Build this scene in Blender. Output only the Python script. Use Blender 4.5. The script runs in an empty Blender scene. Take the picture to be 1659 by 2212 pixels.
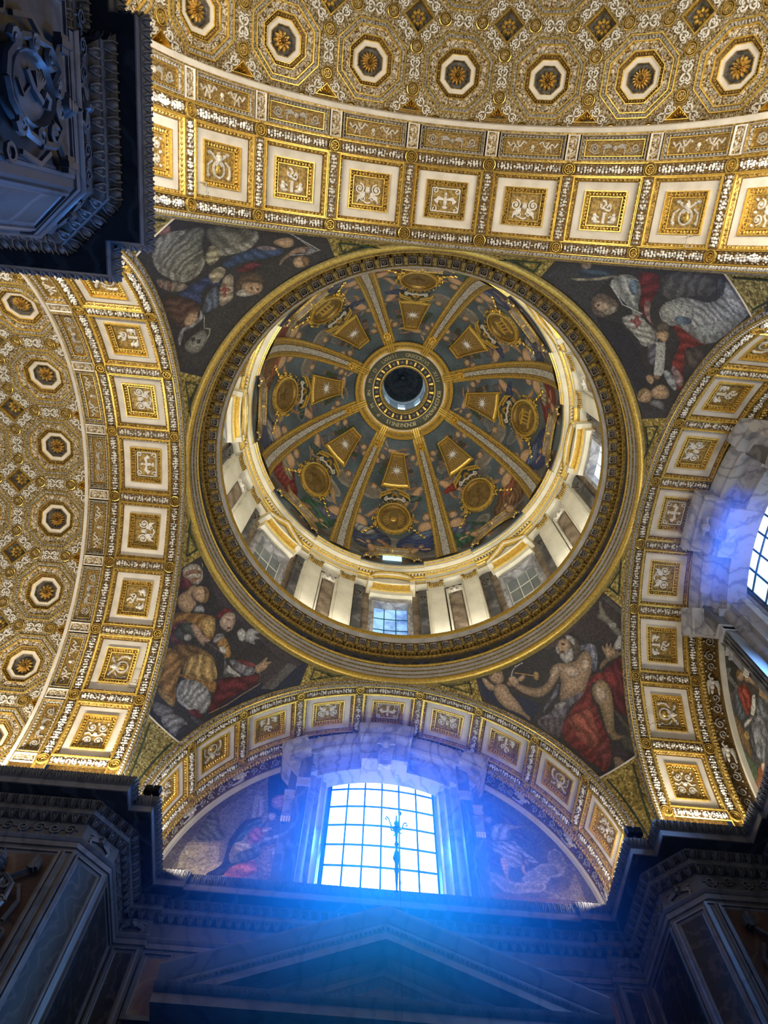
import bpy, math, random
import numpy as np
from mathutils import Matrix, Vector
random.seed(7); RNG = np.random.default_rng(7)
scn = bpy.context.scene; COL = scn.collection
PI = math.pi; sin, cos = math.sin, math.cos

# ---------------------------------------------------------------- camera
def rot3(rx, ry, rz):
    return Matrix.Rotation(rz, 3, 'Z') @ Matrix.Rotation(ry, 3, 'Y') @ Matrix.Rotation(rx, 3, 'X')
cam_d = bpy.data.cameras.new('camera'); cam = bpy.data.objects.new('camera', cam_d); COL.objects.link(cam)
cam_d.sensor_fit = 'HORIZONTAL'; cam_d.sensor_width = 36; cam_d.lens = 1490.96 / 1659 * 36
cam_d.clip_end = 300
M3 = rot3(-0.3464, -0.0118, -0.0929) @ Matrix(((1, 0, 0), (0, -1, 0), (0, 0, -1)))
cam.matrix_world = Matrix.Translation((-1.383, -7.142, 0)) @ M3.to_4x4()
scn.camera = cam
# ---------------------------------------------------------------- world and exposure
scn.view_settings.view_transform = 'Standard'; scn.view_settings.look = 'None'
scn.view_settings.exposure = 0.0; scn.view_settings.gamma = 1.0
scn.view_settings.use_curve_mapping = False
world = bpy.data.worlds.new('world'); scn.world = world; world.use_nodes = True
bg = world.node_tree.nodes['Background']; bg.inputs[0].default_value = (0.22, 0.36, 0.8, 1); bg.inputs[1].default_value = 0.085
# ---------------------------------------------------------------- lights (uplights that lie on the cornices, out of sight from below)
WARM = (1.0, 0.89, 0.71)
def area(name, loc, direction, sx, sy, power, color=WARM, spread=PI):
    l = bpy.data.lights.new(name, 'AREA'); l.shape = 'RECTANGLE'; l.size = sx; l.size_y = sy
    l.energy = power; l.color = color; l.spread = spread
    o = bpy.data.objects.new(name, l); COL.objects.link(o)
    o.matrix_world = Matrix.Translation(loc) @ Vector(direction).to_track_quat('-Z', 'Y').to_matrix().to_4x4()
    return o
UP = 1.0
# (x, y, dir, long axis, power)
for (x, y, d, sx, sy, pw) in [
    (-6.75, -9.4, (.30, 0, 1), 0.15, 4.4, 430), (6.75, -9.4, (-.30, 0, 1), 0.15, 4.4, 430),
    (-9.4, 6.75, (0, -.30, 1), 4.4, 0.15, 330), (-9.4, -6.75, (0, .30, 1), 4.4, 0.15, 330),
    (-6.75, 8.7, (.30, .1, 1), 0.15, 2.2, 130), (6.75, 8.7, (-.30, .1, 1), 0.15, 2.2, 130),
    (8.7, 6.75, (.1, -.30, 1), 2.2, 0.15, 170), (8.7, -6.75, (.1, .30, 1), 2.2, 0.15, 170)]:
    area('cornice_uplight', (x, y, 14.96), d, sx, sy, pw * UP)
for k in range(4):       # soft light that reaches the deep barrel vaults
    pass
area('vault_uplight', (-7.0, -13.6, 14.98), (.35, 0, 1), 0.15, 3.4, 300 * UP); area('vault_uplight', (7.0, -13.6, 14.98), (-.35, 0, 1), 0.15, 3.4, 300 * UP)
area('vault_uplight', (-13.6, -7.0, 14.98), (0, .35, 1), 3.4, 0.15, 260 * UP); area('vault_uplight', (-13.6, 7.0, 14.98), (0, -.35, 1), 3.4, 0.15, 260 * UP)
for k in range(8):       # lamps on the drum ledge, behind the ring cornice
    a = PI / 8 + k * PI / 4
    o = area('drum_uplight', (7.45 * cos(a), 7.45 * sin(a), 25.02), (-.2 * cos(a), -.2 * sin(a), 1), 0.2, 3.0, 150, (1.0, 0.93, 0.78))
    o.matrix_world = Matrix.Translation((7.45 * cos(a), 7.45 * sin(a), 25.02)) @ Matrix.Rotation(a, 4, 'Z') @ Matrix.Rotation(PI - .12, 4, 'Y')

for (x, y, d, pw, c) in [(0.0, 11.2, (0, -1, -1.0), 2700, (.05, .30, 1.0)), (11.2, 0.0, (-1, 0, -1.0), 1700, (.16, .40, 1.0))]:
    area('window_daylight', (x, y, 18.2), d, 3.6, 5.0, pw, c, math.radians(104))
HALO = 0.44
# ================================================================ materials
MATS = {}
def nt(name):
    m = bpy.data.materials.new(name); m.use_nodes = True; t = m.node_tree
    MATS[name] = m
    return m, t, t.nodes['Principled BSDF']
def link(t, a, b): t.links.new(a, b)
def tex(t, kind, **kw):
    n = t.nodes.new('ShaderNodeTex' + kind)
    for k, v in kw.items():
        if k in n.inputs: n.inputs[k].default_value = v
        else: setattr(n, k, v)
    co = t.nodes.get('CO')
    if not co:
        co = t.nodes.new('ShaderNodeTexCoord'); co.name = 'CO'
    link(t, co.outputs['Object'], n.inputs['Vector'])
    return n
def ramp(t, fac, stops):
    r = t.nodes.new('ShaderNodeValToRGB'); link(t, fac, r.inputs[0])
    e = r.color_ramp.elements
    while len(e) < len(stops): e.new(0.5)
    for q, (p, c) in zip(e, stops): q.position = p; q.color = (*c, 1)
    return r.outputs[0]
def bump(t, b, h, s, d=0.02):
    n = t.nodes.new('ShaderNodeBump'); n.inputs['Strength'].default_value = s; n.inputs['Distance'].default_value = d
    link(t, h, n.inputs['Height']); link(t, n.outputs[0], b.inputs['Normal'])
def simple(name, stops, scale=6, rough=.5, metal=0., detail=5, bmp=.3, bd=.02, kind='Noise'):
    m, t, b = nt(name)
    n = tex(t, 'Noise', Scale=scale, Detail=detail, Roughness=.6)
    link(t, ramp(t, n.outputs['Fac'], stops), b.inputs['Base Color'])
    b.inputs['Roughness'].default_value = rough; b.inputs['Metallic'].default_value = metal
    if bmp: bump(t, b, n.outputs['Fac'], bmp, bd)
    return m
GOLD = simple('gilding', [(.35, (.16, .095, .025)), (.52, (.46, .31, .08)), (.70, (.90, .68, .22))], 16, .4, .55, bd=.03)
GOLDB = simple('bright_gilding', [(.25, (.55, .33, .05)), (.6, (.95, .70, .18))], 14, .3, .75)
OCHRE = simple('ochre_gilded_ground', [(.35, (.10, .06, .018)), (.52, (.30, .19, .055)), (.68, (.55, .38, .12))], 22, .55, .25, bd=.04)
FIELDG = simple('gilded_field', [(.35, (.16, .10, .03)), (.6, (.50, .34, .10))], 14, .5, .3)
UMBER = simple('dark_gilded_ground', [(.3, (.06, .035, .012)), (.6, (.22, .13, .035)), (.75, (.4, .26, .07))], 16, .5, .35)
STUCCO = simple('white_stucco', [(.3, (.36, .33, .28)), (.6, (.72, .69, .62))], 18, .75, 0, bd=.015)
STUCCOW = simple('white_stucco_fruit', [(.3, (.62, .60, .54)), (.6, (.88, .86, .80))], 18, .7, 0, bmp=0)
STUCCOG = simple('grey_stucco', [(.3, (.22, .20, .17)), (.65, (.52, .49, .43))], 18, .75, 0, bd=.015)
IVORY = simple('ivory_plaster', [(.3, (.66, .61, .52)), (.65, (.84, .79, .70))], 2.2, .7, 0, bd=.004)
CREAM = simple('cream_plaster', [(.3, (.62, .60, .50)), (.65, (.80, .77, .64))], 1.4, .65, 0, bd=.004)
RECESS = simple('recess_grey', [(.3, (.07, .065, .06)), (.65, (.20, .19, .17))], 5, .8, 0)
COPPER = simple('rosette_gilding', [(.3, (.30, .16, .03)), (.55, (.72, .45, .11)), (.8, (1, .78, .28))], 12, .35, .55)
BROWNM = simple('brown_marble', [(.35, (.10, .075, .05)), (.5, (.20, .155, .11)), (.62, (.30, .24, .18))], 2.4, .4, 0, 8, 0)
IRON = simple('black_iron', [(.3, (.008, .008, .01)), (.7, (.03, .03, .035))], 20, .45, .6)
def marble(name, base, vein, dark, scale=1.3, rough=.35):
    m, t, b = nt(name)
    n = tex(t, 'Noise', Scale=scale, Detail=9, Roughness=.62, Distortion=1.6)
    w = tex(t, 'Wave', Scale=scale * .35, Distortion=22, Detail=6)
    w.inputs['Detail Scale'].default_value = .9
    c1 = ramp(t, n.outputs['Fac'], [(.35, dark), (.5, base), (.7, base)])
    c2 = ramp(t, w.outputs['Fac'], [(.0, (1, 1, 1)), (.80, (1, 1, 1)), (1.0, (.35, .35, .35))])
    mx = t.nodes.new('ShaderNodeMix'); mx.data_type = 'RGBA'
    link(t, c2, mx.inputs[0]); mx.inputs[6].default_value = (*vein, 1); link(t, c1, mx.inputs[7])
    link(t, mx.outputs[2], b.inputs['Base Color']); b.inputs['Roughness'].default_value = rough
    return m
GREYM = marble('veined_grey_marble', (.26, .26, .28), (.10, .10, .12), (.17, .17, .19))
PALEM = marble('veined_white_marble', (.36, .36, .37), (.12, .12, .14), (.20, .20, .215))
DARKM = marble('dark_slate_marble', (.085, .09, .10), (.22, .22, .23), (.045, .05, .06), 1.0)
BLACKM = marble('black_breccia_marble', (.02, .02, .024), (.09, .07, .07), (.012, .012, .016), 2.6, .55)
REDM = marble('red_brown_marble', (.13, .075, .055), (.2, .14, .11), (.07, .04, .03), 1.2, .4)

def filigree(name, lo, mid, hi, scale, metal=.1):
    """fine relief that is too small to pick apart: curled leaf work"""
    m, t, b = nt(name)
    v = tex(t, 'Voronoi', Scale=scale, feature='DISTANCE_TO_EDGE')
    v2 = tex(t, 'Voronoi', Scale=scale * 2.3)
    n = tex(t, 'Noise', Scale=scale * .8, Detail=3, Distortion=2.2)
    a = t.nodes.new('ShaderNodeMath'); a.operation = 'MULTIPLY_ADD'
    link(t, n.outputs['Fac'], a.inputs[0]); a.inputs[1].default_value = .9; link(t, v.outputs['Distance'], a.inputs[2])
    s = t.nodes.new('ShaderNodeMath'); s.operation = 'SUBTRACT'; link(t, a.outputs[0], s.inputs[0])
    q = t.nodes.new('ShaderNodeMath'); q.operation = 'MULTIPLY'; link(t, v2.outputs['Distance'], q.inputs[0]); q.inputs[1].default_value = .35
    link(t, q.outputs[0], s.inputs[1])
    link(t, ramp(t, s.outputs[0], [(.2, lo), (.36, mid), (.55, hi)]), b.inputs['Base Color'])
    b.inputs['Roughness'].default_value = .6; b.inputs['Metallic'].default_value = metal
    bump(t, b, s.outputs[0], .9, .06)
    return m
FIL_W = filigree('leafwork_white_on_ochre', (.10, .055, .015), (.42, .29, .11), (.74, .70, .60), 9)
FIL_G = filigree('leafwork_gold_on_brown', (.05, .028, .008), (.33, .20, .05), (.80, .58, .2), 11, .4)
FIL_S = filigree('leafwork_grey', (.07, .05, .03), (.30, .26, .2), (.62, .59, .52), 10)
FIL_V = filigree('leafwork_of_the_vault', (.09, .055, .018), (.34, .24, .09), (.62, .56, .42), 12, .15)
def mosaic_mat(name, tess=26, attr='paint', rough=.45, gain=1.0):
    m, t, b = nt(name)
    a = t.nodes.new('ShaderNodeVertexColor'); a.layer_name = attr
    v = tex(t, 'Voronoi', Scale=tess); n = tex(t, 'Noise', Scale=tess * .6, Detail=4)
    r = ramp(t, v.outputs['Color'], [(.0, (.62, .62, .62)), (1., (1.38, 1.38, 1.38))])
    r2 = ramp(t, n.outputs['Fac'], [(.3, (.6, .6, .6)), (.7, (1.35, 1.35, 1.35))])
    def mul(x, y):
        k = t.nodes.new('ShaderNodeMix'); k.data_type = 'RGBA'; k.blend_type = 'MULTIPLY'; k.inputs[0].default_value = 1
        link(t, x, k.inputs[6]); link(t, y, k.inputs[7]); return k.outputs[2]
    link(t, mul(mul(a.outputs['Color'], r), r2), b.inputs['Base Color'])
    b.inputs['Roughness'].default_value = rough
    return m
MOSAIC = mosaic_mat('glass_mosaic', 22)
MOSAICF = mosaic_mat('fine_glass_mosaic', 30)
def goldmos(name):
    m, t, b = nt(name)
    v = tex(t, 'Voronoi', Scale=16); n = tex(t, 'Noise', Scale=1.2)
    link(t, ramp(t, v.outputs['Color'], [(.1, (.13, .09, .025)), (.6, (.42, .32, .09)), (.95, (.8, .66, .24))]), b.inputs['Base Color'])
    b.inputs['Roughness'].default_value = .42; b.inputs['Metallic'].default_value = .5
    bump(t, b, v.outputs['Distance'], .6, .02)
    return m
GOLDMOS = goldmos('gold_mosaic')
GREENMOS = simple('dark_green_mosaic', [(.3, (.015, .03, .025)), (.7, (.05, .085, .065))], 30, .5)
def lit(name, c1, c2, strength, scale=.5):
    m, t, b = nt(name)
    n = tex(t, 'Noise', Scale=scale, Detail=3)
    c = ramp(t, n.outputs['Fac'], [(.35, c1), (.6, c2)])
    b.inputs['Base Color'].default_value = (.2, .25, .3, 1)
    link(t, c, b.inputs['Emission Color']); b.inputs['Emission Strength'].default_value = strength
    b.inputs['Roughness'].default_value = .15
    return m
PANE = lit('daylit_glass', (.55, .93, 1.0), (.97, 1.0, 1.0), 2.6)
PANER = lit('daylit_glass_cooler', (.55, .74, 1.0), (.95, .98, 1.0), 1.6)
PANEB = lit('blue_sky_glass', (.05, .17, .55), (.30, .62, .95), 1.1, 1.6)
PANEG = simple('grey_unlit_glass', [(.3, (.16, .19, .20)), (.7, (.26, .29, .29))], 1.5, .12, 0, bmp=0)
SKYL = lit('lantern_daylight', (.35, .7, 1.0), (.8, .95, 1.0), 1.3)

# ================================================================ mesh helper
class MB:
    def __init__(s): s.v = []; s.f = []; s.m = []; s.mats = []; s.cur = 0
    def mat(s, m):
        if m not in s.mats: s.mats.append(m)
        s.cur = s.mats.index(m); return s
    def add(s, vs, fs):
        n = len(s.v); s.v.extend(vs)
        for f in fs: s.f.append(tuple(i + n for i in f)); s.m.append(s.cur)
    def box(s, x0, x1, y0, y1, z0, z1):
        s.add([(x0, y0, z0), (x1, y0, z0), (x1, y1, z0), (x0, y1, z0), (x0, y0, z1), (x1, y0, z1), (x1, y1, z1), (x0, y1, z1)],
              [(0, 3, 2, 1), (4, 5, 6, 7), (0, 1, 5, 4), (1, 2, 6, 5), (2, 3, 7, 6), (3, 0, 4, 7)])
    def loops(s, ls, mats=None, cap=False, closed=True):
        """ls: list of equal-length point loops, skinned one to the next"""
        k = len(ls[0]); n = len(s.v)
        for l in ls: s.v.extend([tuple(p) for p in l])
        for i in range(len(ls) - 1):
            if mats and mats[i] is not None: s.mat(mats[i])
            for j in range(k if closed else k - 1):
                a = n + i * k + j; b = n + i * k + (j + 1) % k
                s.f.append((a, b, b + k, a + k)); s.m.append(s.cur)
        if cap:
            if mats and len(mats) >= len(ls): s.mat(mats[len(ls) - 1])
            b = n + (len(ls) - 1) * k
            s.f.append(tuple(range(b, b + k))); s.m.append(s.cur)
    def tube(s, pts, r, seg=4, flat=1.0, nrm=(0, 0, 1), closed=False, taper=None, capped=True):
        P = np.array(pts, float); N = np.array(nrm, float); k = len(P); L = []
        for i in range(k):
            if closed: t = P[(i + 1) % k] - P[i - 1]
            else: t = P[min(i + 1, k - 1)] - P[max(i - 1, 0)]
            t = t / (np.linalg.norm(t) + 1e-9)
            b = np.cross(t, N); lb = np.linalg.norm(b)
            b = b / lb if lb > 1e-6 else np.array((1., 0, 0))
            n2 = np.cross(b, t); rr = r * (taper[i] if taper is not None else 1)
            L.append([tuple(P[i] + rr * (cos(a) * b + flat * sin(a) * n2)) for a in [2 * PI * (j + .5) / seg for j in range(seg)]])
        if closed: L.append(L[0])
        s.loops(L)
        if capped and not closed:
            n = len(s.v) - len(L) * seg
            s.f.append(tuple(range(n, n + seg))); s.m.append(s.cur)
            s.f.append(tuple(range(len(s.v) - seg, len(s.v)))); s.m.append(s.cur)
    def blob(s, c, rx, ry, rz, ang=0, seg=6, half=True):
        """dome-shaped lump on the local z plane (half) or an ellipsoid"""
        ca, sa = cos(ang), sin(ang); L = []
        els = [0, .55, 1.1] if half else [-1.2, -.4, .4, 1.2]
        for e in els:
            L.append([(c[0] + rx * cos(e) * cos(a) * ca - ry * cos(e) * sin(a) * sa,
                       c[1] + rx * cos(e) * cos(a) * sa + ry * cos(e) * sin(a) * ca, c[2] + rz * sin(e))
                      for a in [2 * PI * j / seg for j in range(seg)]])
        s.loops(L, cap=True)
        if not half: s.f.append(tuple(range(len(s.v) - len(L) * seg, len(s.v) - (len(L) - 1) * seg))[::-1]); s.m.append(s.cur)
    def merge(s, o, fn=None):
        n = len(s.v); s.v.extend([fn(p) for p in o.v] if fn else o.v)
        mp = []
        for m in o.mats:
            if m not in s.mats: s.mats.append(m)
            mp.append(s.mats.index(m))
        for f, m in zip(o.f, o.m): s.f.append(tuple(i + n for i in f)); s.m.append(mp[m] if mp else s.cur)
    def mesh(s, name, warp=None, angle=.7):
        v = [warp(p) for p in s.v] if warp else s.v
        me = bpy.data.meshes.new(name); me.from_pydata(v, [], s.f)
        for m in s.mats: me.materials.append(m)
        me.polygons.foreach_set('material_index', s.m)
        me.polygons.foreach_set('use_smooth', [True] * len(s.f))
        me.validate()
        me.set_sharp_from_angle(angle=angle)
        return me
    def obj(s, name, parent=None, warp=None, **kw):
        return place(name, s.mesh(name, warp), parent, **kw)
def place(name, me, parent=None, loc=(0, 0, 0), rot=(0, 0, 0), **props):
    o = bpy.data.objects.new(name, me); COL.objects.link(o); o.parent = parent
    o.location = loc; o.rotation_euler = rot
    for k, v in props.items(): o[k] = v
    return o
def tag(o, label, cat, group=None, kind=None):
    o['label'] = label; o['category'] = cat
    if group: o['group'] = group
    if kind: o['kind'] = kind
    return o
def thing(name, label, cat, loc=(0, 0, 0), rot=(0, 0, 0), group=None, kind=None):
    return tag(place(name, None, None, loc, rot), label, cat, group, kind)
def rect(hu, hv, w, c=(0, 0)): return [(c[0] - hu, c[1] - hv, w), (c[0] + hu, c[1] - hv, w), (c[0] + hu, c[1] + hv, w), (c[0] - hu, c[1] + hv, w)]
def ngon(n, ap, w, c=(0, 0), a0=None):
    R = ap / cos(PI / n); a0 = PI / n if a0 is None else a0
    return [(c[0] + R * cos(a0 + 2 * PI * i / n), c[1] + R * sin(a0 + 2 * PI * i / n), w) for i in range(n)]
def circ(r, w, c=(0, 0), n=20): return [(c[0] + r * cos(2 * PI * i / n), c[1] + r * sin(2 * PI * i / n), w) for i in range(n)]
def subdiv(loop, k):
    out = []
    for i in range(len(loop)):
        a, b = loop[i], loop[(i + 1) % len(loop)]
        for j in range(k): out.append(tuple(a[q] + (b[q] - a[q]) * j / k for q in range(3)))
    return out
def spiral(c, r0, turns, a0=0, n=14, w=.04, sgn=1, r1=.15):
    return [(c[0] + r0 * (1 - (1 - r1) * i / (n - 1)) * cos(a0 + sgn * 2 * PI * turns * i / (n - 1)),
             c[1] + r0 * (1 - (1 - r1) * i / (n - 1)) * sin(a0 + sgn * 2 * PI * turns * i / (n - 1)), w) for i in range(n)]
def eggs_along(mb, loop, step, rx, ry, rz, closed=True, dart=True, seg=5, inward=0.):
    """egg-and-dart row: one lump every step along a polyline (local z is the relief direction)"""
    n = len(loop) if closed else len(loop) - 1
    for i in range(n):
        a = np.array(loop[i]); b = np.array(loop[(i + 1) % len(loop)]); d = b - a; L = np.linalg.norm(d)
        k = max(1, int(round(L / step))); ang = math.atan2(d[1], d[0])
        for j in range(k):
            p = a + d * (j + .5) / k
            mb.blob(p, rx * L / k / step, ry, rz, ang, seg)
            if dart and j < k - 1:
                q = a + d * (j + 1) / k
                mb.blob((q[0], q[1], q[2]), rx * .22, ry * .9, rz * .6, ang, 4)

# ================================================================ cylinder-bent cells of the four coffered arches
HS, RA_, DTH, APL = 15.069, 7.13, 0.3186, 7.66       # springing level, arch radius, coffer pitch, arch face distance
def bend(r, v0=0):
    def f(p):
        a = p[0] / r
        return (sin(a) * (r - p[2]), p[1] + v0, cos(a) * (r - p[2]))
    return f
B1 = bend(RA_); HW = DTH * RA_ / 2; VC, V1, V2 = 9.02, 8.0, 10.04
def lift(p): return p
def coffer_mesh():
    mb = MB(); c = (0, VC)
    k = 4
    L = [(.966, .85, 0), (.955, .84, .035), (.93, .815, .035), (.92, .805, 0), (.86, .75, -.09), (.845, .735, -.07), (.84, .73, -.10),
         (.60, .52, -.10), (.595, .515, -.05), (.57, .49, -.05), (.565, .485, -.13), (.47, .39, -.18), (.465, .385, -.14), (.44, .36, -.14), (.435, .355, -.21)]
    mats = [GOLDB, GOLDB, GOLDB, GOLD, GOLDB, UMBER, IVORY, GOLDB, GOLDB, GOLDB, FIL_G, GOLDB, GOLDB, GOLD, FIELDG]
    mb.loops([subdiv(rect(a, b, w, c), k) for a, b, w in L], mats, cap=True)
    return mb.mesh('coffer', B1)
def frame_eggs():
    mb = MB().mat(GOLD); eggs_along(mb, rect(.89, .78, -.045, (0, VC)), .115, .045, .04, .05)
    mb.mat(GOLDB); eggs_along(mb, rect(.515, .435, -.155, (0, VC)), .09, .03, .045, .04, dart=False)
    return mb.mesh('egg_and_dart', B1)
FW = -.21
def T(mb, pts, r=.022, w=.02, **k): mb.tube([(p[0], p[1] + VC, FW + w) for p in pts], r, 4, **k)
def Bl(mb, x, y, rx, ry, rz, a=0, seg=7): mb.blob((x, y + VC, FW), rx, ry, rz, a, seg)
def relief_dove():
    mb = MB().mat(STUCCOW)
    Bl(mb, 0, -.02, .06, .17, .08); Bl(mb, 0, .17, .045, .06, .09); Bl(mb, 0, -.2, .09, .05, .05)
    for s in (-1, 1):
        for i in range(5):
            a = .25 + i * .22
            T(mb, [(s * .05, .02), (s * (.15 + .1 * cos(a)), .02 + .12 * sin(a) - .04), (s * (.17 + .15 * cos(a)), -.02 - .02 * i)], .03)
        for q in (-1, 1):
            T(mb, [(p[0], p[1]) for p in spiral((s * .31, q * .25), .09, 1.1, PI / 2, 10)], .02)
    T(mb, [(-.4, -.31), (.4, -.31)], .02); T(mb, [(-.4, .31), (.4, .31)], .02); T(mb, [(-.4, -.31), (-.4, .31)], .02); T(mb, [(.4, -.31), (.4, .31)], .02)
    return mb.mesh('dove_relief', B1)
def relief_cherub():
    mb = MB().mat(STUCCOW)
    Bl(mb, 0, .02, .075, .09, .12); Bl(mb, 0, .09, .07, .04, .1)
    for s in (-1, 1):
        T(mb, [(p[0], p[1]) for p in spiral((s * .25, .05), .15, 1.7, PI / 2 + (0 if s > 0 else 0), 16, sgn=s)], .026)
        T(mb, [(p[0], p[1]) for p in spiral((s * .13, -.2), .08, 1.2, 0, 10, sgn=-s)], .024)
        for i in range(4): T(mb, [(s * .08, -.03 - .03 * i), (s * (.2 + .03 * i), -.09 - .05 * i), (s * (.30), -.17 - .045 * i)], .024)
        Bl(mb, s * .25, .05, .045, .045, .07)
    T(mb, [(-.1, -.28), (0, -.32), (.1, -.28)], .03)
    return mb.mesh('cherub_relief', B1)
def relief_dragon():
    mb = MB().mat(STUCCOW)
    T(mb, [(0, -.05), (0, -.31)], .045); Bl(mb, 0, -.04, .09, .025, .06)
    T(mb, [(-.12, .02), (-.02, .05), (.06, .12), (-.02, .18), (.02, .26), (.09, .28)], .035)
    T(mb, [(.03, .06), (.12, .1), (.14, .2), (.09, .16)], .025); T(mb, [(-.12, .02), (-.17, .1), (-.11, .14)], .022)
    T(mb, [(-.05, .1), (-.12, .2), (-.16, .14)], .028)
    for s in (-1, 1):
        Bl(mb, s * .27, -.09, .05, .055, .09); Bl(mb, s * .27, -.2, .085, .09, .09); Bl(mb, s * .2, -.27, .12, .05, .08)
        T(mb, [(s * .3, -.14), (s * .2, -.12), (s * .13, -.16)], .03)
    return mb.mesh('dragon_relief', B1)
def relief_tiara():
    mb = MB().mat(STUCCO)
    T(mb, [(.17 * cos(a), -.08 + .19 * sin(a)) for a in np.linspace(0, 2 * PI, 15)[:-1]], .035, closed=True)
    mb.mat(GOLD); Bl(mb, 0, -.1, .13, .15, .1); mb.mat(STUCCO)
    for s in (-1, 1):
        T(mb, [(s * .26, .28), (s * -.1, .0)], .03); Bl(mb, s * .28, .28, .07, .05, .06); T(mb, [(s * .2, .1), (s * .34, .0), (s * .36, -.2)], .03)
        Bl(mb, s * .33, -.24, .05, .06, .07); Bl(mb, s * .2, .25, .05, .035, .06)
    Bl(mb, 0, .17, .08, .11, .12); Bl(mb, 0, .29, .03, .03, .08)
    return mb.mesh('tiara_and_keys_relief', B1)
def relief_arabesque():
    mb = MB().mat(STUCCO)
    for sy in (-1, 1):
        for s in (-1, 1):
            T(mb, [(p[0], p[1]) for p in spiral((s * .22, sy * .16), .13, 1.5, sy * PI / 2, 14, sgn=s * sy)], .022)
            Bl(mb, s * .22, sy * .16, .04, .04, .06); Bl(mb, s * .37, sy * .28, .045, .03, .04, .6)
        T(mb, [(0, 0), (.05, sy * .1), (-.04, sy * .2), (0, sy * .32)], .024)
    Bl(mb, 0, 0, .07, .07, .08); Bl(mb, .35, 0, .05, .04, .05); Bl(mb, -.35, 0, .05, .04, .05)
    return mb.mesh('arabesque_relief', B1)
def garland_mesh(name, along_v, half, w=0., r=RA_):
    """swag of fruit: clusters of round fruit with leaves; along u (False) or v (True)"""
    mb = MB(); rn = random.Random(len(name) * 13 + int(half * 100))
    n = int(half * 2 / .084)
    for i in range(n):
        t = -half + (i + .5) / n * 2 * half; u0 = .55 * abs(sin(PI * t / (half * .5))) + .45
        for q in (-1, 0, 1):
            if q and u0 < .62 and i % 2: continue
            x = t + rn.uniform(-.02, .02); y = q * .062 * u0 + rn.uniform(-.015, .015); s = rn.uniform(.024, .040) * (.7 + .35 * u0) * (1.25 if q == 0 else 1)
            mb.mat(STUCCOW if rn.random() < .7 else STUCCOG)
            p = (y, x, w + .015) if along_v else (x, y, w + .015)
            mb.blob(p, s, s, s * 1.1, rn.uniform(0, 3), 7, half=False)
        if i % 2 == 0:
            for q in (-1, 1):
                mb.mat(STUCCOG); y = q * .112; a = rn.uniform(-.6, .6)
                p = (y, t, w) if along_v else (t, y, w)
                mb.blob(p, .045, .016, .03, a + (PI / 2 if along_v else 0), 4)
    return mb
def flower(mb, c, n, r, h, mat1, mat2, w=0, core=.28, inner=True):
    mb.mat(mat1)
    for i in range(n):
        a = 2 * PI * i / n
        mb.blob((c[0] + r * .66 * cos(a), c[1] + r * .66 * sin(a), w), r * .36, r * (1.9 / n if n > 6 else .3), h * .7, a, 6)
        if inner:
            a += PI / n
            mb.blob((c[0] + r * .38 * cos(a), c[1] + r * .38 * sin(a), w + h * .25), r * .22, r * 1.2 / n, h * .75, a, 5)
    mb.mat(mat2); mb.blob((c[0], c[1], w + h * .2), r * core * .7, r * core * .7, h * 1.1, 0, 7)
def roundel_mesh(r, name, warp, w=0.):
    mb = MB()
    mb.loops([circ(r, w, n=18), circ(r * .97, w + .05, n=18), circ(r * .86, w + .06, n=18), circ(r * .82, w + .01, n=18), circ(r * .7, w + .015, n=18),
              circ(r * .66, w + .045, n=18), circ(r * .58, w + .045, n=18), circ(r * .54, w - .02, n=18)],
             [GOLD, GOLDB, GOLD, UMBER, GOLD, GOLDB, GOLD, UMBER], cap=True)
    flower(mb, (0, 0), 6, r * .5, .05, GOLDB, GOLDB, w - .02, inner=False)
    return mb.mesh(name, warp)
def band_shell(sides):
    """strips between the coffers: sides = (v0, v1) rows, curved all along the arch"""
    pass
A0 = 4.78 * DTH                                    # half opening of the built arch bands
def arc_sweep(mb, prof, mats, n=72, a0=-A0, a1=A0, r=RA_, cap=False):
    """profile of (v, w) swept round the arch"""
    L = []
    for v, w in prof:
        L.append([(sin(a) * (r - w), v, cos(a) * (r - w)) for a in [a0 + (a1 - a0) * i / n for i in range(n + 1)]])
    mb.loops(L, mats, closed=False)
def teeth_row(mb, v, w, step, ru, rv, rz, r=RA_, a0=-A0, a1=A0, tilt=0.):
    n = int((a1 - a0) * r / step); t = MB(); t.mats = [mb.mats[mb.cur]]
    for i in range(n):
        a = a0 + (i + .5) * (a1 - a0) / n; q = MB(); q.blob((0, v, w), ru, rv, rz, tilt, 5)
        t.merge(q, lambda p, a=a: (sin(a + p[0] / r) * (r - p[2]), p[1], cos(a + p[0] / r) * (r - p[2])))
    mb.merge(t)
ME_COFFER = coffer_mesh(); ME_EGGS = frame_eggs()
RELIEF = [relief_dove(), relief_cherub(), relief_dragon(), relief_tiara(), relief_arabesque()]
RNAME = ['dove_relief', 'cherub_relief', 'dragon_relief', 'tiara_relief', 'arabesque_relief']
B1o = lambda v0: bend(RA_, v0)
ME_GAR_U = [garland_mesh('row_garland' + 'x' * i, False, HW - .22).mesh('fruit_garland', B1o(V1)) for i in range(2)]
ME_GAR_U2 = [garland_mesh('row_garland' + 'y' * i, False, HW - .22).mesh('fruit_garland', B1o(V2)) for i in range(2)]
ME_GAR_V = [garland_mesh('cross_garland' + 'x' * i, True, .80).mesh('fruit_garland', B1o(VC)) for i in range(2)]
ME_R1 = roundel_mesh(.185, 'roundel', B1o(V1)); ME_R2 = roundel_mesh(.185, 'roundel', B1o(V2))

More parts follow.
